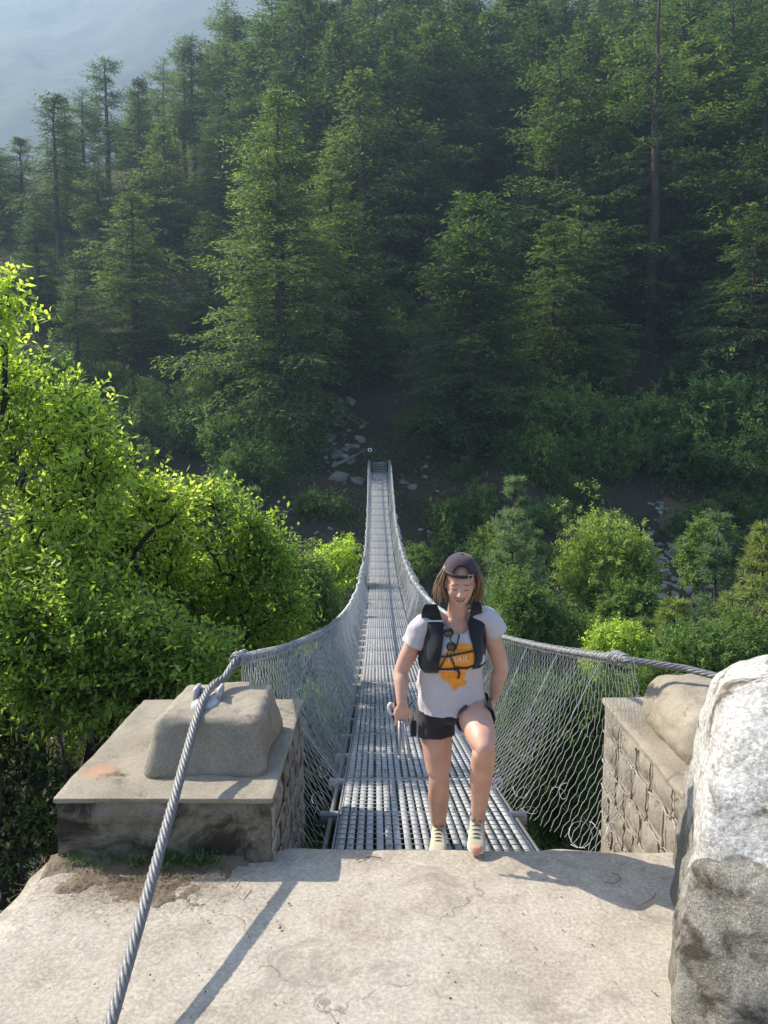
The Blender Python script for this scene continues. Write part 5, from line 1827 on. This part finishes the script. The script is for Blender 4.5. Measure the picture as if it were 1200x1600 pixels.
# face details laid on the skin
def cast(px, py, off=0.0, bvh=None):
    o = Vector(CAM); d = (at(px, py, 4.0) - o).normalized()
    h = (bvh or body_bvh).ray_cast(o, d, 12)
    if h[0] is None and bvh is not None and bvh is not shell_bvh: h = shell_bvh.ray_cast(o, d, 12)
    if h[0] is None: return None
    return h[0] - d * off
def face_line(pts, off=0.0):
    out = []
    for (x, u) in pts:
        o = hl(x, 0.3, u); h = body_bvh.ray_cast(o, -Fh, 1)
        if h[0] is None: out.append(hl(x, 0.09, u))
        else: out.append(h[0] + Fh * off)
    return out
for sx in (-1, 1):
    a = Acc(); pts = face_line([(sx * (0.031 + q), -0.0085 + 0.22 * abs(q) ** 1.0 * 0.6) for q in (-0.015, -0.009, -0.003, 0.003, 0.009, 0.015)], 0.0005)
    tube(a, [p[:] for p in pts], [0.0008, 0.0018, 0.0022, 0.0022, 0.002, 0.001], 6)
    wbuild(a, 'eyelash', M['dark_lash'])
    a = Acc(); pts = face_line([(sx * (0.033 + q), 0.0215 - 5 * q * q + q * -0.12) for q in (-0.019, -0.012, -0.004, 0.004, 0.012, 0.019)], 0.0)
    tube(a, [p[:] for p in pts], [0.0016, 0.0026, 0.0028, 0.0026, 0.002, 0.001], 6)
    wbuild(a, 'eyebrow', M['brow'])
qs = [-0.027, -0.020, -0.012, -0.004, 0.004, 0.012, 0.020, 0.027]
smile = lambda q: 11 * q * q
a = Acc(); tube(a, [p[:] for p in face_line([(q, -0.0640 + smile(q) * 0.9) for q in qs], -0.0018)], [0.001, 0.003, 0.0048, 0.0055, 0.0055, 0.0048, 0.003, 0.001], 8)
wbuild(a, 'mouth_opening', M['mouth'])
a = Acc(); tube(a, [p[:] for p in face_line([(q * 0.8, -0.0610 + smile(q * 0.8) * 0.9) for q in qs], -0.0006)], [0.0008, 0.002, 0.003, 0.0034, 0.0034, 0.003, 0.002, 0.0008], 8)
wbuild(a, 'teeth', M['teeth'])
a = Acc(); tube(a, [p[:] for p in face_line([(q, -0.0565 + smile(q) * 0.72) for q in qs], 0.0)], [0.0012, 0.0022, 0.0028, 0.003, 0.003, 0.0028, 0.0022, 0.0012], 8)
wbuild(a, 'lip', M['lip'])
a = Acc(); tube(a, [p[:] for p in face_line([(q, -0.0705 + smile(q) * 1.05) for q in qs], 0.0004)], [0.001, 0.0026, 0.0036, 0.0042, 0.0042, 0.0036, 0.0026, 0.001], 8)
wbuild(a, 'lip', M['lip'])

# hair
a = Acc()
g = np.random.default_rng(12)
for k in range(420):
    az = g.uniform(math.radians(74), math.radians(286))    # 0 = face
    u0 = 0.078 + g.normal(0, 0.008)
    rx, rf = 0.080, 0.096
    root_ = hl(math.sin(az) * rx * 0.97, -0.012 + math.cos(az) * rf * 0.97, u0)
    side = 1 if math.sin(az) > 0 else -1
    L = g.uniform(0.135, 0.20)
    flick = g.normal(0.004, 0.015)
    out = Vector((math.sin(az), -math.cos(az) * 1.0, 0)).normalized()
    pts = []
    for q in np.linspace(0, 1, 8):
        bulge = 0.024 * math.sin(min(1, q * 1.2) * math.pi * 0.8) + flick * q
        if side < 0: bulge += 0.016 * q
        p = root_ + out * bulge + Vector((0, 0.035 * q * (1 if abs(math.cos(az)) < 0.6 else 0.3), -L * q)) + Vector((math.sin(az) * 0.004 * math.sin(q * 6 + k), 0, 0))
        pts.append(p[:])
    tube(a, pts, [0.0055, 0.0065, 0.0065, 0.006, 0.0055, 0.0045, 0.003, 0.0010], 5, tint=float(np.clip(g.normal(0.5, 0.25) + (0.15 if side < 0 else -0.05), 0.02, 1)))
a.T = [t if len(t) > 1 else np.array([0.4]) for t in a.T]
wbuild(a, 'hair', M['hair'])

# cap worn backwards
a = Acc()
na, ne = 180, 44
cu, cr_ = 0.056, (0.0885, 0.108, 0.096)
Vv, keep = [], []
for j in range(ne + 1):
    el = math.radians(8) + (math.pi / 2 - math.radians(8)) * j / ne
    for i in range(na):
        az = 2 * math.pi * i / na
        wr_ = 0.0012 * math.sin(az * 6) + 0.0010 * math.sin(az * 11 + j)
        Vv.append(hl(math.sin(az) * math.cos(el) ** 0.85 * (cr_[0] + wr_), -0.012 + math.cos(az) * math.cos(el) ** 0.85 * (cr_[1] + wr_), cu + math.sin(el) * cr_[2])[:])
Ff = []
for j in range(ne):
    for i in range(na):
        azc = (i + 0.5) / na * 360
        azc = azc - 360 if azc > 180 else azc
        elc = 8 + 82 * (j + 0.5) / ne
        if abs(azc / 31.0) ** 2.6 + abs((elc - 8) / 37.0) ** 2.6 < 1.0: continue
        Ff.append([j * na + i, j * na + (i + 1) % na, (j + 1) * na + (i + 1) % na, (j + 1) * na + i])
a.add(Vv, Ff)
capo = wbuild(a, 'cap', M['cap'], solid=0.004)
a = Acc()
pts = []
for az in np.linspace(-math.radians(75), math.radians(75), 26):
    pts.append(hl(math.sin(az) * (cr_[0] + 0.001), -0.012 + math.cos(az) * (cr_[1] + 0.001), cu + 0.016))
Vv = []
for p in pts:
    for du, df in ((-0.0085, -0.002), (0.0085, -0.002), (0.0085, 0.003), (-0.0085, 0.003)):
        Vv.append((p + Uh * du + (p - hl(0, -0.012, cu + 0.016)).normalized() * df)[:])
Ff = []
for i in range(len(pts) - 1):
    for q in range(4):
        Ff.append([i * 4 + q, i * 4 + (q + 1) % 4, (i + 1) * 4 + (q + 1) % 4, (i + 1) * 4 + q])
a.add(Vv, Ff)
st_ = wbuild(a, 'cap_strap', M['strap'], capo); st_.matrix_parent_inverse = Matrix()
# brim at the back
a = Acc()
Vv, Ff = [], []
for i, az in enumerate(np.linspace(math.radians(125), math.radians(235), 15)):
    for q in range(5):
        e = 1 + 0.65 * q / 4 * math.sin((az - math.radians(125)) / math.radians(110) * math.pi) ** 0.6
        Vv.append(hl(math.sin(az) * cr_[0] * (1 + (e - 1) * 0.25), -0.012 + math.cos(az) * cr_[1] * e, cu + 0.014 - 0.05 * (e - 1) ** 1.0)[:])
for i in range(14):
    for q in range(4):
        Ff.append([i * 5 + q, (i + 1) * 5 + q, (i + 1) * 5 + q + 1, i * 5 + q + 1])
a.add(Vv, Ff)
bb = wbuild(a, 'brim', M['cap'], capo, solid=0.004)
# seam button and ridge
a = Acc(); ellip(a, hl(0, -0.012, cu + cr_[2] + 0.003), (0.008, 0.008, 0.005), MH, 8)
wbuild(a, 'button', M['cap'], capo)
a = Acc()   # metal buckle on the strap
for x_ in (0.036, 0.056):
    p0 = hl(x_, 0.092, cu + 0.008); p1 = hl(x_, 0.092, cu + 0.024)
    tube(a, [p0[:], p1[:]], 0.0016, 5)
p0 = hl(0.030, 0.094, cu + 0.0245); p1 = hl(0.060, 0.078, cu + 0.0245)
tube(a, [p0[:], p1[:]], 0.0018, 5)
wbuild(a, 'buckle', M['wire'], capo)

# T-shirt
def face_cut(V, F, pred):
    c = V[F].mean(1)
    return F[~pred(c)]
def smooth_V(V, F, it=2):
    n = len(V)
    for _ in range(it):
        acc = np.zeros_like(V); cnt = np.zeros(n)
        for q in range(4):
            i, j = F[:, q], F[:, (q + 1) % 4]
            np.add.at(acc, i, V[j]); np.add.at(cnt, i, 1)
            np.add.at(acc, j, V[i]); np.add.at(cnt, j, 1)
        m_ = cnt > 0
        V[m_] = V[m_] * 0.4 + 0.6 * acc[m_] / cnt[m_][:, None]
    return V
def torso_rings(e):
    return [(pel + V3(-0.002, -0.005, -0.075), 0.198 + e, 0.150 + e), (pel + V3(-0.002, -0.005, 0.0), 0.192 + e, 0.143 + e), (wai + V3(-0.002, 0, 0), 0.176 + e, 0.132 + e), (che + V3(0, 0, -0.08), 0.164 + e, 0.128 + e), (che, 0.160 + e, 0.125 + e),
            (che + V3(0, 0.01, 0.07), 0.158 + e, 0.100 + e), (nec + V3(0, 0.02, -0.035), 0.130 + e, 0.076 + e), (nec + V3(0, 0.018, 0.012), 0.075 + e, 0.060 + e)]
t_ = Acc()
loft(t_, torso_rings(0))
for sx in (-1, 1):
    ellip(t_, che + V3(sx * 0.066, -0.070, -0.03), (0.066, 0.056, 0.07))
sleeve_end = {}
for sh, el, sx in ((J['shR'], J['elR'], -1), (J['shL'], J['elL'], 1)):
    e_ = sh.lerp(el, 0.62) + (V3(0.03, 0, 0.05) if sx > 0 else V3(0, 0, 0))
    chain(t_, [nec + V3(sx * 0.05, 0.03, -0.035), sh + V3(sx * -0.012, 0, 0.002), sh.lerp(e_, 0.55), e_], [0.050, 0.064, 0.066, 0.072], 24)
    sleeve_end[sx] = (sh.lerp(e_, 0.70), (e_ - sh).normalized())
TV, TF = remesh(t_, 0.0065, 4)
Q = TV.copy()
fold = fbm(Q * np.array([1.0, 1.0, 0.40]), 15, 3, 91) * 0.015 + fbm((Q + Q[:, [2, 0, 1]] * 0.6) * np.array([1, 1, 2.0]), 9, 2, 92) * 0.010
nd = Q - np.array([(che.x + pel.x) / 2, che.y, 0]); nd[:, 2] = 0
TV = TV + unit(nd) * fold[:, None]
hem = lambda X: (pel.z - 0.034) + 0.42 * np.maximum(X - pel.x - 0.03, 0.0)
def tee_cut(c):
    X, Y, Z = c.T
    cut = Z < hem(X) + 0.002 * np.sin(X * 40)
    for sx in (-1, 1):
        p, d = sleeve_end[sx]
        rel = (c - np.array(p)) @ np.array(d)
        near = np.linalg.norm(c - np.array(p), axis=1) < 0.14
        outer = (X - nec.x) * sx > 0.135
        cut |= (rel > 0) & near & outer
    # scoop neck
    qx, qz = (X - nec.x) / 0.080, (Z - (nec.z + 0.035)) / 0.105
    cut |= (qx ** 2 + qz ** 2 < 1) & (Y < nec.y + 0.02)
    cut |= (np.hypot(X - nec.x, Y - nec.y - 0.02) < 0.068) & (Z > nec.z - 0.03)
    return cut
TF2 = face_cut(TV, TF, tee_cut)
TV = smooth_V(TV.copy(), TF2, 3)
tee = wbuild((TV.copy(), TF2), 'tshirt', M['tee'], solid=0.003)
tee_bvh = bvh_of(TV, TF2)
t2 = Acc(); loft(t2, torso_rings(0.004))
for sx in (-1, 1):
    ellip(t2, che + V3(sx * 0.066, -0.070, -0.03), (0.069, 0.059, 0.073))
    ellip(t2, nec + V3(sx * 0.10, 0.022, -0.045), (0.085, 0.07, 0.052))
T2V, T2F = remesh(t2, 0.009, 6)
shell_bvh = bvh_of(T2V, T2F)

def patch(rows, name, mat, off, bvh, parent=None, nx=14, sub=3, solid=0.0, puff=0.0):
    """cloth panel draped on the surface: rows of (py, x_left, x_right) in photograph pixels"""
    ys = np.array([r[0] for r in rows], float)
    yy = np.linspace(ys[0], ys[-1], (len(rows) - 1) * sub + 1)
    xl = np.interp(yy, ys, [r[1] for r in rows]); xr = np.interp(yy, ys, [r[2] for r in rows])
    grid_, prev = [], None
    for y_, l_, r_ in zip(yy, xl, xr):
        row = []
        for q in range(nx + 1):
            x_ = l_ + (r_ - l_) * q / nx
            p = cast(x_, y_, off, bvh)
            row.append(p)
        grid_.append(row)
    ref = [p for row in grid_ for p in row if p is not None]
    my = sum(p.y for p in ref) / len(ref)
    Vv = []
    nyy = len(yy)
    for iy, row in enumerate(grid_):
        for q in range(nx + 1):
            p = row[q]
            if p is None:
                cand = [row[w] for w in range(nx + 1) if row[w] is not None]
                yc = cand[0].y if cand else my
                if cand: yc = min(cand, key=lambda c_: abs(c_.x - at(xl[iy] + (xr[iy] - xl[iy]) * q / nx, yy[iy], 4.0).x)).y
                p = at(xl[iy] + (xr[iy] - xl[iy]) * q / nx, yy[iy], yc)
            if puff:
                e = min(1, 4 * min(q, nx - q) / nx) * min(1, 5 * min(iy, nyy - 1 - iy) / nyy)
                p = p + (Vector(CAM) - p).normalized() * puff * e
            Vv.append(p[:])
    Vv = np.array(Vv)
    Gm = Vv.reshape(nyy, nx + 1, 3)
    for _ in range(2):   # relax depth so silhouettes do not tear
        G2 = Gm.copy(); G2[1:-1, :, 1] = (Gm[:-2, :, 1] + Gm[2:, :, 1] + 2 * Gm[1:-1, :, 1]) / 4; Gm = G2
    i = np.arange(nyy - 1)[:, None] * (nx + 1) + np.arange(nx)[None]
    F = np.stack([i, i + nx + 1, i + nx + 2, i + 1], -1).reshape(-1, 4)
    a = Acc(); a.add(Gm.reshape(-1, 3), F)
    return wbuild(a, name, mat, parent, solid=solid)

# running vest: two front panels, shoulder straps, back pack
vest = empty('running_vest', (0, 0, 0)); vest.parent = W
patch([(944, 664, 682), (952, 660, 686), (962, 658, 689), (972, 660, 692), (985, 660, 693), (1000, 657, 692), (1018, 654, 690), (1034, 653, 687), (1044, 657, 685), (1051, 664, 685)], 'vest_panel', M['black'], 0.012, shell_bvh, vest, solid=0.008, puff=0.006)
patch([(941, 739, 751), (950, 737, 753), (962, 734, 755), (975, 731, 757), (990, 733, 759), (1005, 737, 760), (1020, 741, 758), (1032, 742, 753), (1042, 740, 747), (1045, 738, 743)], 'vest_panel', M['black'], 0.012, shell_bvh, vest, solid=0.008, puff=0.006)
patch([(969, 665, 692), (971.5, 665, 692)], 'pocket_edge', M['wire'], 0.032, shell_bvh, vest, solid=0.002)
for sx, (x0_, x1_) in ((-1, (664, 684)), (1, (739, 751))):
    p = cast((x0_ + x1_) / 2, 950, 0.012, shell_bvh) or at((x0_ + x1_) / 2, 950, nec.y)
    w_ = 0.027 if sx < 0 else 0.022
    pts = [p + V3(0, -0.004, -0.012), p + V3(-sx * 0.003, 0.016, 0.004), p + V3(-sx * 0.008, 0.045, 0.004), p + V3(-sx * 0.014, 0.09, -0.012), p + V3(-sx * 0.02, 0.13, -0.06), p + V3(-sx * 0.02, 0.155, -0.12)]
    a = Acc()
    Vv = []
    for i_, p_ in enumerate(pts):
        for dx, dn in ((-w_, 0), (w_, 0)):
            Vv.append((p_ + V3(dx, 0, 0))[:])
    a.add(Vv, [[2 * i_, 2 * i_ + 1, 2 * i_ + 3, 2 * i_ + 2] for i_ in range(len(pts) - 1)])
    o = wbuild(a, 'shoulder_strap', M['black'], vest, solid=0.012)
a = Acc(); rough_box(a, che.x - 0.12, che.x + 0.12, che.y + 0.115, che.y + 0.20, che.z - 0.20, che.z + 0.10, 10, 0.04, 0.004, 3)
wbuild(a, 'back_pack', M['black'], vest)
a = Acc()   # side wings joining front and back below the arms
for sx in (-1, 1):
    for dz in (-0.02, -0.11):
        pts = [che + V3(sx * 0.125, -0.10, dz), che + V3(sx * 0.168, -0.02, dz), che + V3(sx * 0.165, 0.06, dz + .01), che + V3(sx * 0.11, 0.135, dz + .02)]
        tube(a, [p[:] for p in pts], 0.008, 6)
o = wbuild(a, 'side_strap', M['strap'], vest); o['kind'] = 'stuff'
def surf_line(pts, r, off=0.012, name='chest_strap', mat='strap', parent=None):
    out = []
    for i in range(len(pts) - 1):
        for q in range(5):
            x_ = pts[i][0] + (pts[i + 1][0] - pts[i][0]) * q / 5; y_ = pts[i][1] + (pts[i + 1][1] - pts[i][1]) * q / 5
            p = cast(x_, y_, off, tee_bvh)
            if p: out.append(p[:])
    p = cast(*pts[-1], off, tee_bvh)
    if p: out.append(p[:])
    if len(out) < 2: out = [at(x_, y_, che.y - 0.16)[:] for x_, y_ in pts]
    # bridge dips: keep the strap taut
    P_ = np.array(out)
    a = Acc(); tube(a, P_, r, 6)
    return wbuild(a, name, M[mat], parent or vest)
surf_line([(691, 977), (706, 977), (722, 976), (738, 973)], 0.0042)
surf_line([(717, 978), (718, 990), (715, 1003), (712, 1015)], 0.0042)
surf_line([(686, 1026), (700, 1026), (716, 1022), (741, 1017)], 0.0050)
surf_line([(684, 1046), (704, 1046), (716, 1044), (729, 1044), (741, 1040)], 0.0052)
surf_line([(700, 1020), (696, 1028), (690, 1040), (686, 1045)], 0.0036)
surf_line([(702, 1022), (706, 1030), (710, 1040), (711, 1048)], 0.0042)
surf_line([(714, 1046), (718, 1052), (716, 1060)], 0.0060, name='strap_end')
a = Acc(); p = cast(704, 1024, 0.02, tee_bvh); ellip(a, p, (0.012, 0.006, 0.010)); wbuild(a, 'buckle', M['strap'], vest)
a = Acc(); p = cast(715, 1045, 0.02, tee_bvh); ellip(a, p, (0.013, 0.006, 0.010)); wbuild(a, 'buckle', M['strap'], vest)
# dark strap loop and pouch hanging beside the shorts
a = Acc()
p0 = at(644, 1098, 4.10)
tube(a, [(p0 + V3(0, 0, 0))[:], (p0 + V3(-0.018, 0, -0.01))[:], (p0 + V3(-0.02, 0, -0.035))[:], (p0 + V3(0.004, 0, -0.05))[:], (at(645, 1128, 4.1))[:]], 0.005, 6)
wbuild(a, 'hanging_strap', M['strap'], vest)
a = Acc(); c_ = at(646, 1138, 4.10); rough_box(a, c_.x - 0.018, c_.x + 0.018, c_.y - 0.008, c_.y + 0.012, c_.z - 0.045, c_.z + 0.045, 5, 0.008, 0.001, 2)
wbuild(a, 'hanging_pouch', M['black'], vest)
# orange print and its lettering
prt = patch([(1005, 716, 732), (1008, 709, 737), (1013, 702, 740), (1021, 695, 741.5), (1031, 690, 741), (1040, 687, 738), (1048, 685, 731)], 'shirt_print', M['orange'], 0.0045, tee_bvh, tee, nx=24, sub=4)
patch([(1050, 685, 728), (1056, 688, 727), (1061, 690, 722), (1065, 699, 730), (1070, 704, 728), (1074, 705, 716), (1079, 709, 712)], 'shirt_print', M['orange'], 0.0045, tee_bvh, tee, nx=16, sub=4)
def wtext(body_, px0, px1, py0, height, mat, name):
    cu_ = bpy.data.curves.new('t', 'FONT'); cu_.body = body_; cu_.align_x = 'LEFT'; cu_.resolution_u = 3
    to = bpy.data.objects.new('t', cu_); C.objects.link(to)
    me = bpy.data.meshes.new_from_object(to.evaluated_get(bpy.context.evaluated_depsgraph_get()))
    import bmesh
    bm = bmesh.new(); bm.from_mesh(me)
    bmesh.ops.triangulate(bm, faces=bm.faces)
    Vt = np.array([v.co[:] for v in bm.verts]); Ft = np.array([[v.index for v in f.verts] for f in bm.faces])
    bm.free(); bpy.data.objects.remove(to); bpy.data.curves.remove(cu_); bpy.data.meshes.remove(me)
    mn, mx = Vt.min(0), Vt.max(0)
    out = []
    for v in Vt:
        fx = (v[0] - mn[0]) / (mx[0] - mn[0]); fy = (v[1] - mn[1]) / (mx[1] - mn[1])
        p = cast(px0 + (px1 - px0) * fx, py0 - height * fy - 2.0 * fx, 0.007, tee_bvh) or at(px0 + (px1 - px0) * fx, py0, 4.0)
        out.append(p[:])
    a = Acc(); a.add(np.array(out), Ft)
    return wbuild(a, name, mat, prt, smooth=False)
wtext('TRAIL', 697, 733, 1036, 9.5, M['print'], 'lettering')

# shorts
h_ = Acc()
loft(h_, [(pel + V3(0, 0.005, -0.085), 0.135, 0.10), (pel + V3(0, 0, -0.04), 0.172, 0.124), (pel + V3(0, 0, 0.05), 0.168, 0.120)])
tR = (J['knR'] - J['hipR']); tL = (J['knL'] - J['hipL'])
chain(h_, [J['hipR'] + V3(-0.002, 0, 0.05), J['hipR'] + tR * 0.2 + V3(-0.004, 0, 0), J['hipR'] + tR * 0.55 + V3(-0.006, 0, 0)], [0.104, 0.107, 0.108], 28)
chain(h_, [J['hipL'] + V3(0.004, 0.02, 0.03), J['hipL'] + tL * 0.2 + V3(0.003, 0, 0.01), J['hipL'] + tL * 0.45 + V3(0.002, 0, 0.01)], [0.103, 0.105, 0.105], 28)
HV_, HF_ = remesh(h_, 0.0065, 4)
HV_ = HV_ + unit(HV_ - np.array(pel)) * (fbm(HV_ * np.array([1, 1, 0.5]), 16, 3, 44) * 0.006)[:, None]
def sh_cut(c):
    rR = (c - np.array(J['hipR'] + tR * 0.33)) @ np.array(tR.normalized())
    rL = (c - np.array(J['hipL'] + tL * 0.36)) @ np.array((tL.normalized() + V3(0.0, 0, -0.15)).normalized())
    def dseg(c, p, q):
        p = np.array(p); d = np.array(q) - p
        t = np.clip(((c - p) @ d) / (d @ d), 0, 1)
        return np.linalg.norm(c - p - t[:, None] * d, axis=1)
    onR = dseg(c, J['hipR'], J['knR']) < dseg(c, J['hipL'], J['knL'])
    cut = (onR & (rR > 0)) | (~onR & (rL > 0) & (np.linalg.norm(c - np.array(J['hipL']), axis=1) > 0.05))
    return cut | (c[:, 2] > pel.z + 0.045)
HF2 = face_cut(HV_, HF_, sh_cut)
HV_ = smooth_V(HV_.copy(), HF2, 3)
wbuild((HV_, HF2), 'shorts', M['shorts'], solid=0.004)

# shoes and socks
def shoe(toe, heel, ankle, toe_col):
    """toe, heel: points on the sole"""
    f = (toe - heel); L = f.length; f.normalize()
    r_ = f.cross(Vector((0, 0, 1))).normalized(); u = r_.cross(f)
    def ring_loft(a, rows, sides=20, e=0.8):
        Vv = []
        for (s_, hw_, z0_, z1_) in rows:
            for k in range(sides):
                an = 2 * math.pi * k / sides
                cx_, cz_ = math.cos(an), math.sin(an)
                x_ = math.copysign(abs(cx_) ** e, cx_) * hw_; z_ = (z0_ + z1_) / 2 + math.copysign(abs(cz_) ** e, cz_) * (z1_ - z0_) / 2
                Vv.append((heel + f * s_ * L + r_ * x_ + u * z_)[:])
        m = len(rows)
        i = np.arange(m - 1)[:, None] * sides; j = np.arange(sides)[None]; k = (j + 1) % sides
        base = a.n
        a.add(Vv, np.stack([i + j, i + k, i + k + sides, i + j + sides], -1).reshape(-1, 4))
        a.F.append(np.arange(sides)[::-1][None] + base); a.T.append(np.zeros(1))
        a.F.append(np.arange(sides)[None] + (m - 1) * sides + base); a.T.append(np.zeros(1))
    so_ = empty('shoe', (0, 0, 0)); so_.parent = W
    a = Acc()
    ring_loft(a, [(0.0, 0.020, 0.02, 0.05), (0.02, 0.032, 0.015, 0.085), (0.1, 0.037, 0.012, 0.105), (0.22, 0.038, 0.012, 0.108), (0.36, 0.038, 0.012, 0.100), (0.5, 0.041, 0.012, 0.082), (0.64, 0.046, 0.012, 0.066), (0.78, 0.048, 0.012, 0.055), (0.9, 0.042, 0.012, 0.046), (0.97, 0.028, 0.014, 0.036), (1.0, 0.012, 0.018, 0.03)])
    wbuild(a, 'upper', M['shoe'], so_)
    a = Acc()
    ring_loft(a, [(-0.02, 0.018, 0.006, 0.030), (0.02, 0.036, 0.0, 0.034), (0.2, 0.042, 0.0, 0.033), (0.45, 0.041, 0.0, 0.030), (0.7, 0.050, 0.0, 0.028), (0.85, 0.049, 0.002, 0.027), (0.96, 0.034, 0.006, 0.027), (1.02, 0.012, 0.012, 0.026)], e=0.55)
    wbuild(a, 'sole', M['sole'], so_)
    if toe_col:
        a = Acc()
        ring_loft(a, [(0.9, 0.030, 0.022, 0.052), (0.97, 0.025, 0.012, 0.043), (1.015, 0.018, 0.008, 0.032), (1.03, 0.007, 0.012, 0.024)])
        wbuild(a, 'toe_cap', M['toe'], so_)
    for k in range(5):
        s_ = 0.38 + k * 0.085
        zt = np.interp(s_, [0.36, 0.5, 0.64, 0.78], [0.100, 0.082, 0.066, 0.055]) + 0.001
        wd = 0.022
        a = Acc()
        c_ = heel + f * s_ * L
        tube(a, [(c_ - r_ * wd * 1.2 + u * (zt - 0.010))[:], (c_ - r_ * wd * 0.6 + u * zt)[:], (c_ + u * (zt + 0.003))[:], (c_ + r_ * wd * 0.6 + u * zt)[:], (c_ + r_ * wd * 1.2 + u * (zt - 0.010))[:]], 0.0032, 5)
        wbuild(a, 'lace', M['lace'], so_)
    a = Acc()   # bow
    c_ = heel + f * 0.36 * L + u * 0.108
    for sg in (-1, 1):
        tube(a, [c_[:], (c_ + r_ * sg * 0.018 + f * 0.012 + u * 0.004)[:], (c_ + r_ * sg * 0.03 + f * 0.004 - u * 0.006)[:], (c_ + r_ * sg * 0.016 + f * 0.02)[:], c_[:]], 0.0026, 5)
    wbuild(a, 'lace', M['lace'], so_)
    top = ankle + V3(0, 0, 0.035)
    low = heel + f * 0.18 * L + u * 0.06
    a = Acc(); tube(a, [low[:], (low.lerp(top, 0.5))[:], (top + V3(0, 0, -.008))[:], top[:]], [0.046, 0.044, 0.0435, 0.0425], 18, caps=False)
    wbuild(a, 'sock', M['sock'])
zdk = float(zdeck(4.15)) + 0.012
shoe(V3(at(684, 1310, 4.1).x, 4.06, zdk), V3(J['anR'].x + 0.004, 4.33, zdk), J['anR'], False)
shoe(V3(at(745, 1330, 3.83).x, 3.835, 0.018), V3(J['anL'].x + 0.002, 4.06, 0.085), J['anL'], True)

# folded trekking poles in her right hand
tp = empty('trekking_poles', (0, 0, 0), 'folded grey trekking poles with black grips held in the right hand of the woman', 'trekking poles')
hnd = J['wrR'] + V3(0, -0.02, -0.10)
mg = plain('pole_aluminium', (0.36, 0.35, 0.35), 0.45, 0.4)
for k, (dx, bx, by) in enumerate(((-0.010, 624, 1181), (0.004, 631, 1172), (0.014, 640, 1185))):
    a = Acc()
    top = hnd + V3(dx, -0.006, 0.02)
    bot = at(bx, by, 3.93)
    tube(a, [top[:], bot[:]], [0.0075, 0.006], 8)
    tube(a, [bot[:], (bot + (bot - top).normalized() * 0.02)[:]], [0.0085, 0.005], 8)
    a.build('pole', mg, tp, smooth=True)
a = Acc()
g0 = at(612, 1118, 4.04); g1 = at(616, 1096, 4.08)
tube(a, [hnd[:], (hnd.lerp(g0, .6) + V3(0, 0.02, 0))[:], g0[:]], 0.008, 8)
a.build('grip_strap', M['strap'], tp, smooth=True)
a = Acc()
t_ = np.linspace(0, 2 * math.pi, 15)
gc = at(612, 1108, 4.04)
tube(a, [(gc.x + 0.016 * math.cos(q) - 0.006 * math.sin(q), gc.y + 0.006 * math.cos(q), gc.z + 0.032 * math.sin(q)) for q in t_], 0.008, 7)
a.build('grip_loop', M['wire'], tp, smooth=True)
a = Acc()
tube(a, [(g1 + V3(0.006, 0.01, 0.004))[:], (gc + V3(0.014, 0.012, 0))[:], (g0 + V3(0.008, 0.01, 0))[:]], [0.010, 0.013, 0.009], 8)
a.build('grip', M['strap'], tp, smooth=True)

# sunglasses hanging from the vest
sg_ = empty('sunglasses', (0, 0, 0), 'round dark sunglasses hanging folded from the chest strap of the woman', 'sunglasses')
lens_m, nt, out = newmat('dark_lens'); bsdf(nt, out, (0.03, 0.022, 0.018), 0.12, spec=0.8)
for (x_, y_, r_) in ((701, 988, 0.025), (705, 1010, 0.025)):
    p = cast(x_, y_, 0.026, tee_bvh)
    fr = empty('rim_holder', (0, 0, 0)) if False else None
    a = Acc()
    t_ = np.linspace(0, 2 * math.pi, 21)
    P_ = [(p.x + r_ * math.cos(q), p.y - 0.003 + 0.004 * math.sin(q), p.z + r_ * 0.95 * math.sin(q)) for q in t_]
    tube(a, P_, 0.0022, 6)
    rim = a.build('rim', M['strap'], sg_, smooth=True)
    a = Acc(); ellip(a, p, (r_ * 0.98, 0.003, r_ * 0.93), n=10)
    a.build('lens', lens_m, rim, smooth=True)
a = Acc()
p0 = cast(702, 976, 0.022, tee_bvh); p1 = cast(703, 999, 0.030, tee_bvh); p2 = cast(709, 1022, 0.024, tee_bvh)
tube(a, [p0[:], (p0.lerp(p1, .5) + V3(0.012, -0.004, 0))[:], p1[:], (p1.lerp(p2, .5) + V3(0.016, -0.003, 0))[:], p2[:]], 0.003, 6)
a.build('temple', M['strap'], sg_, smooth=True)
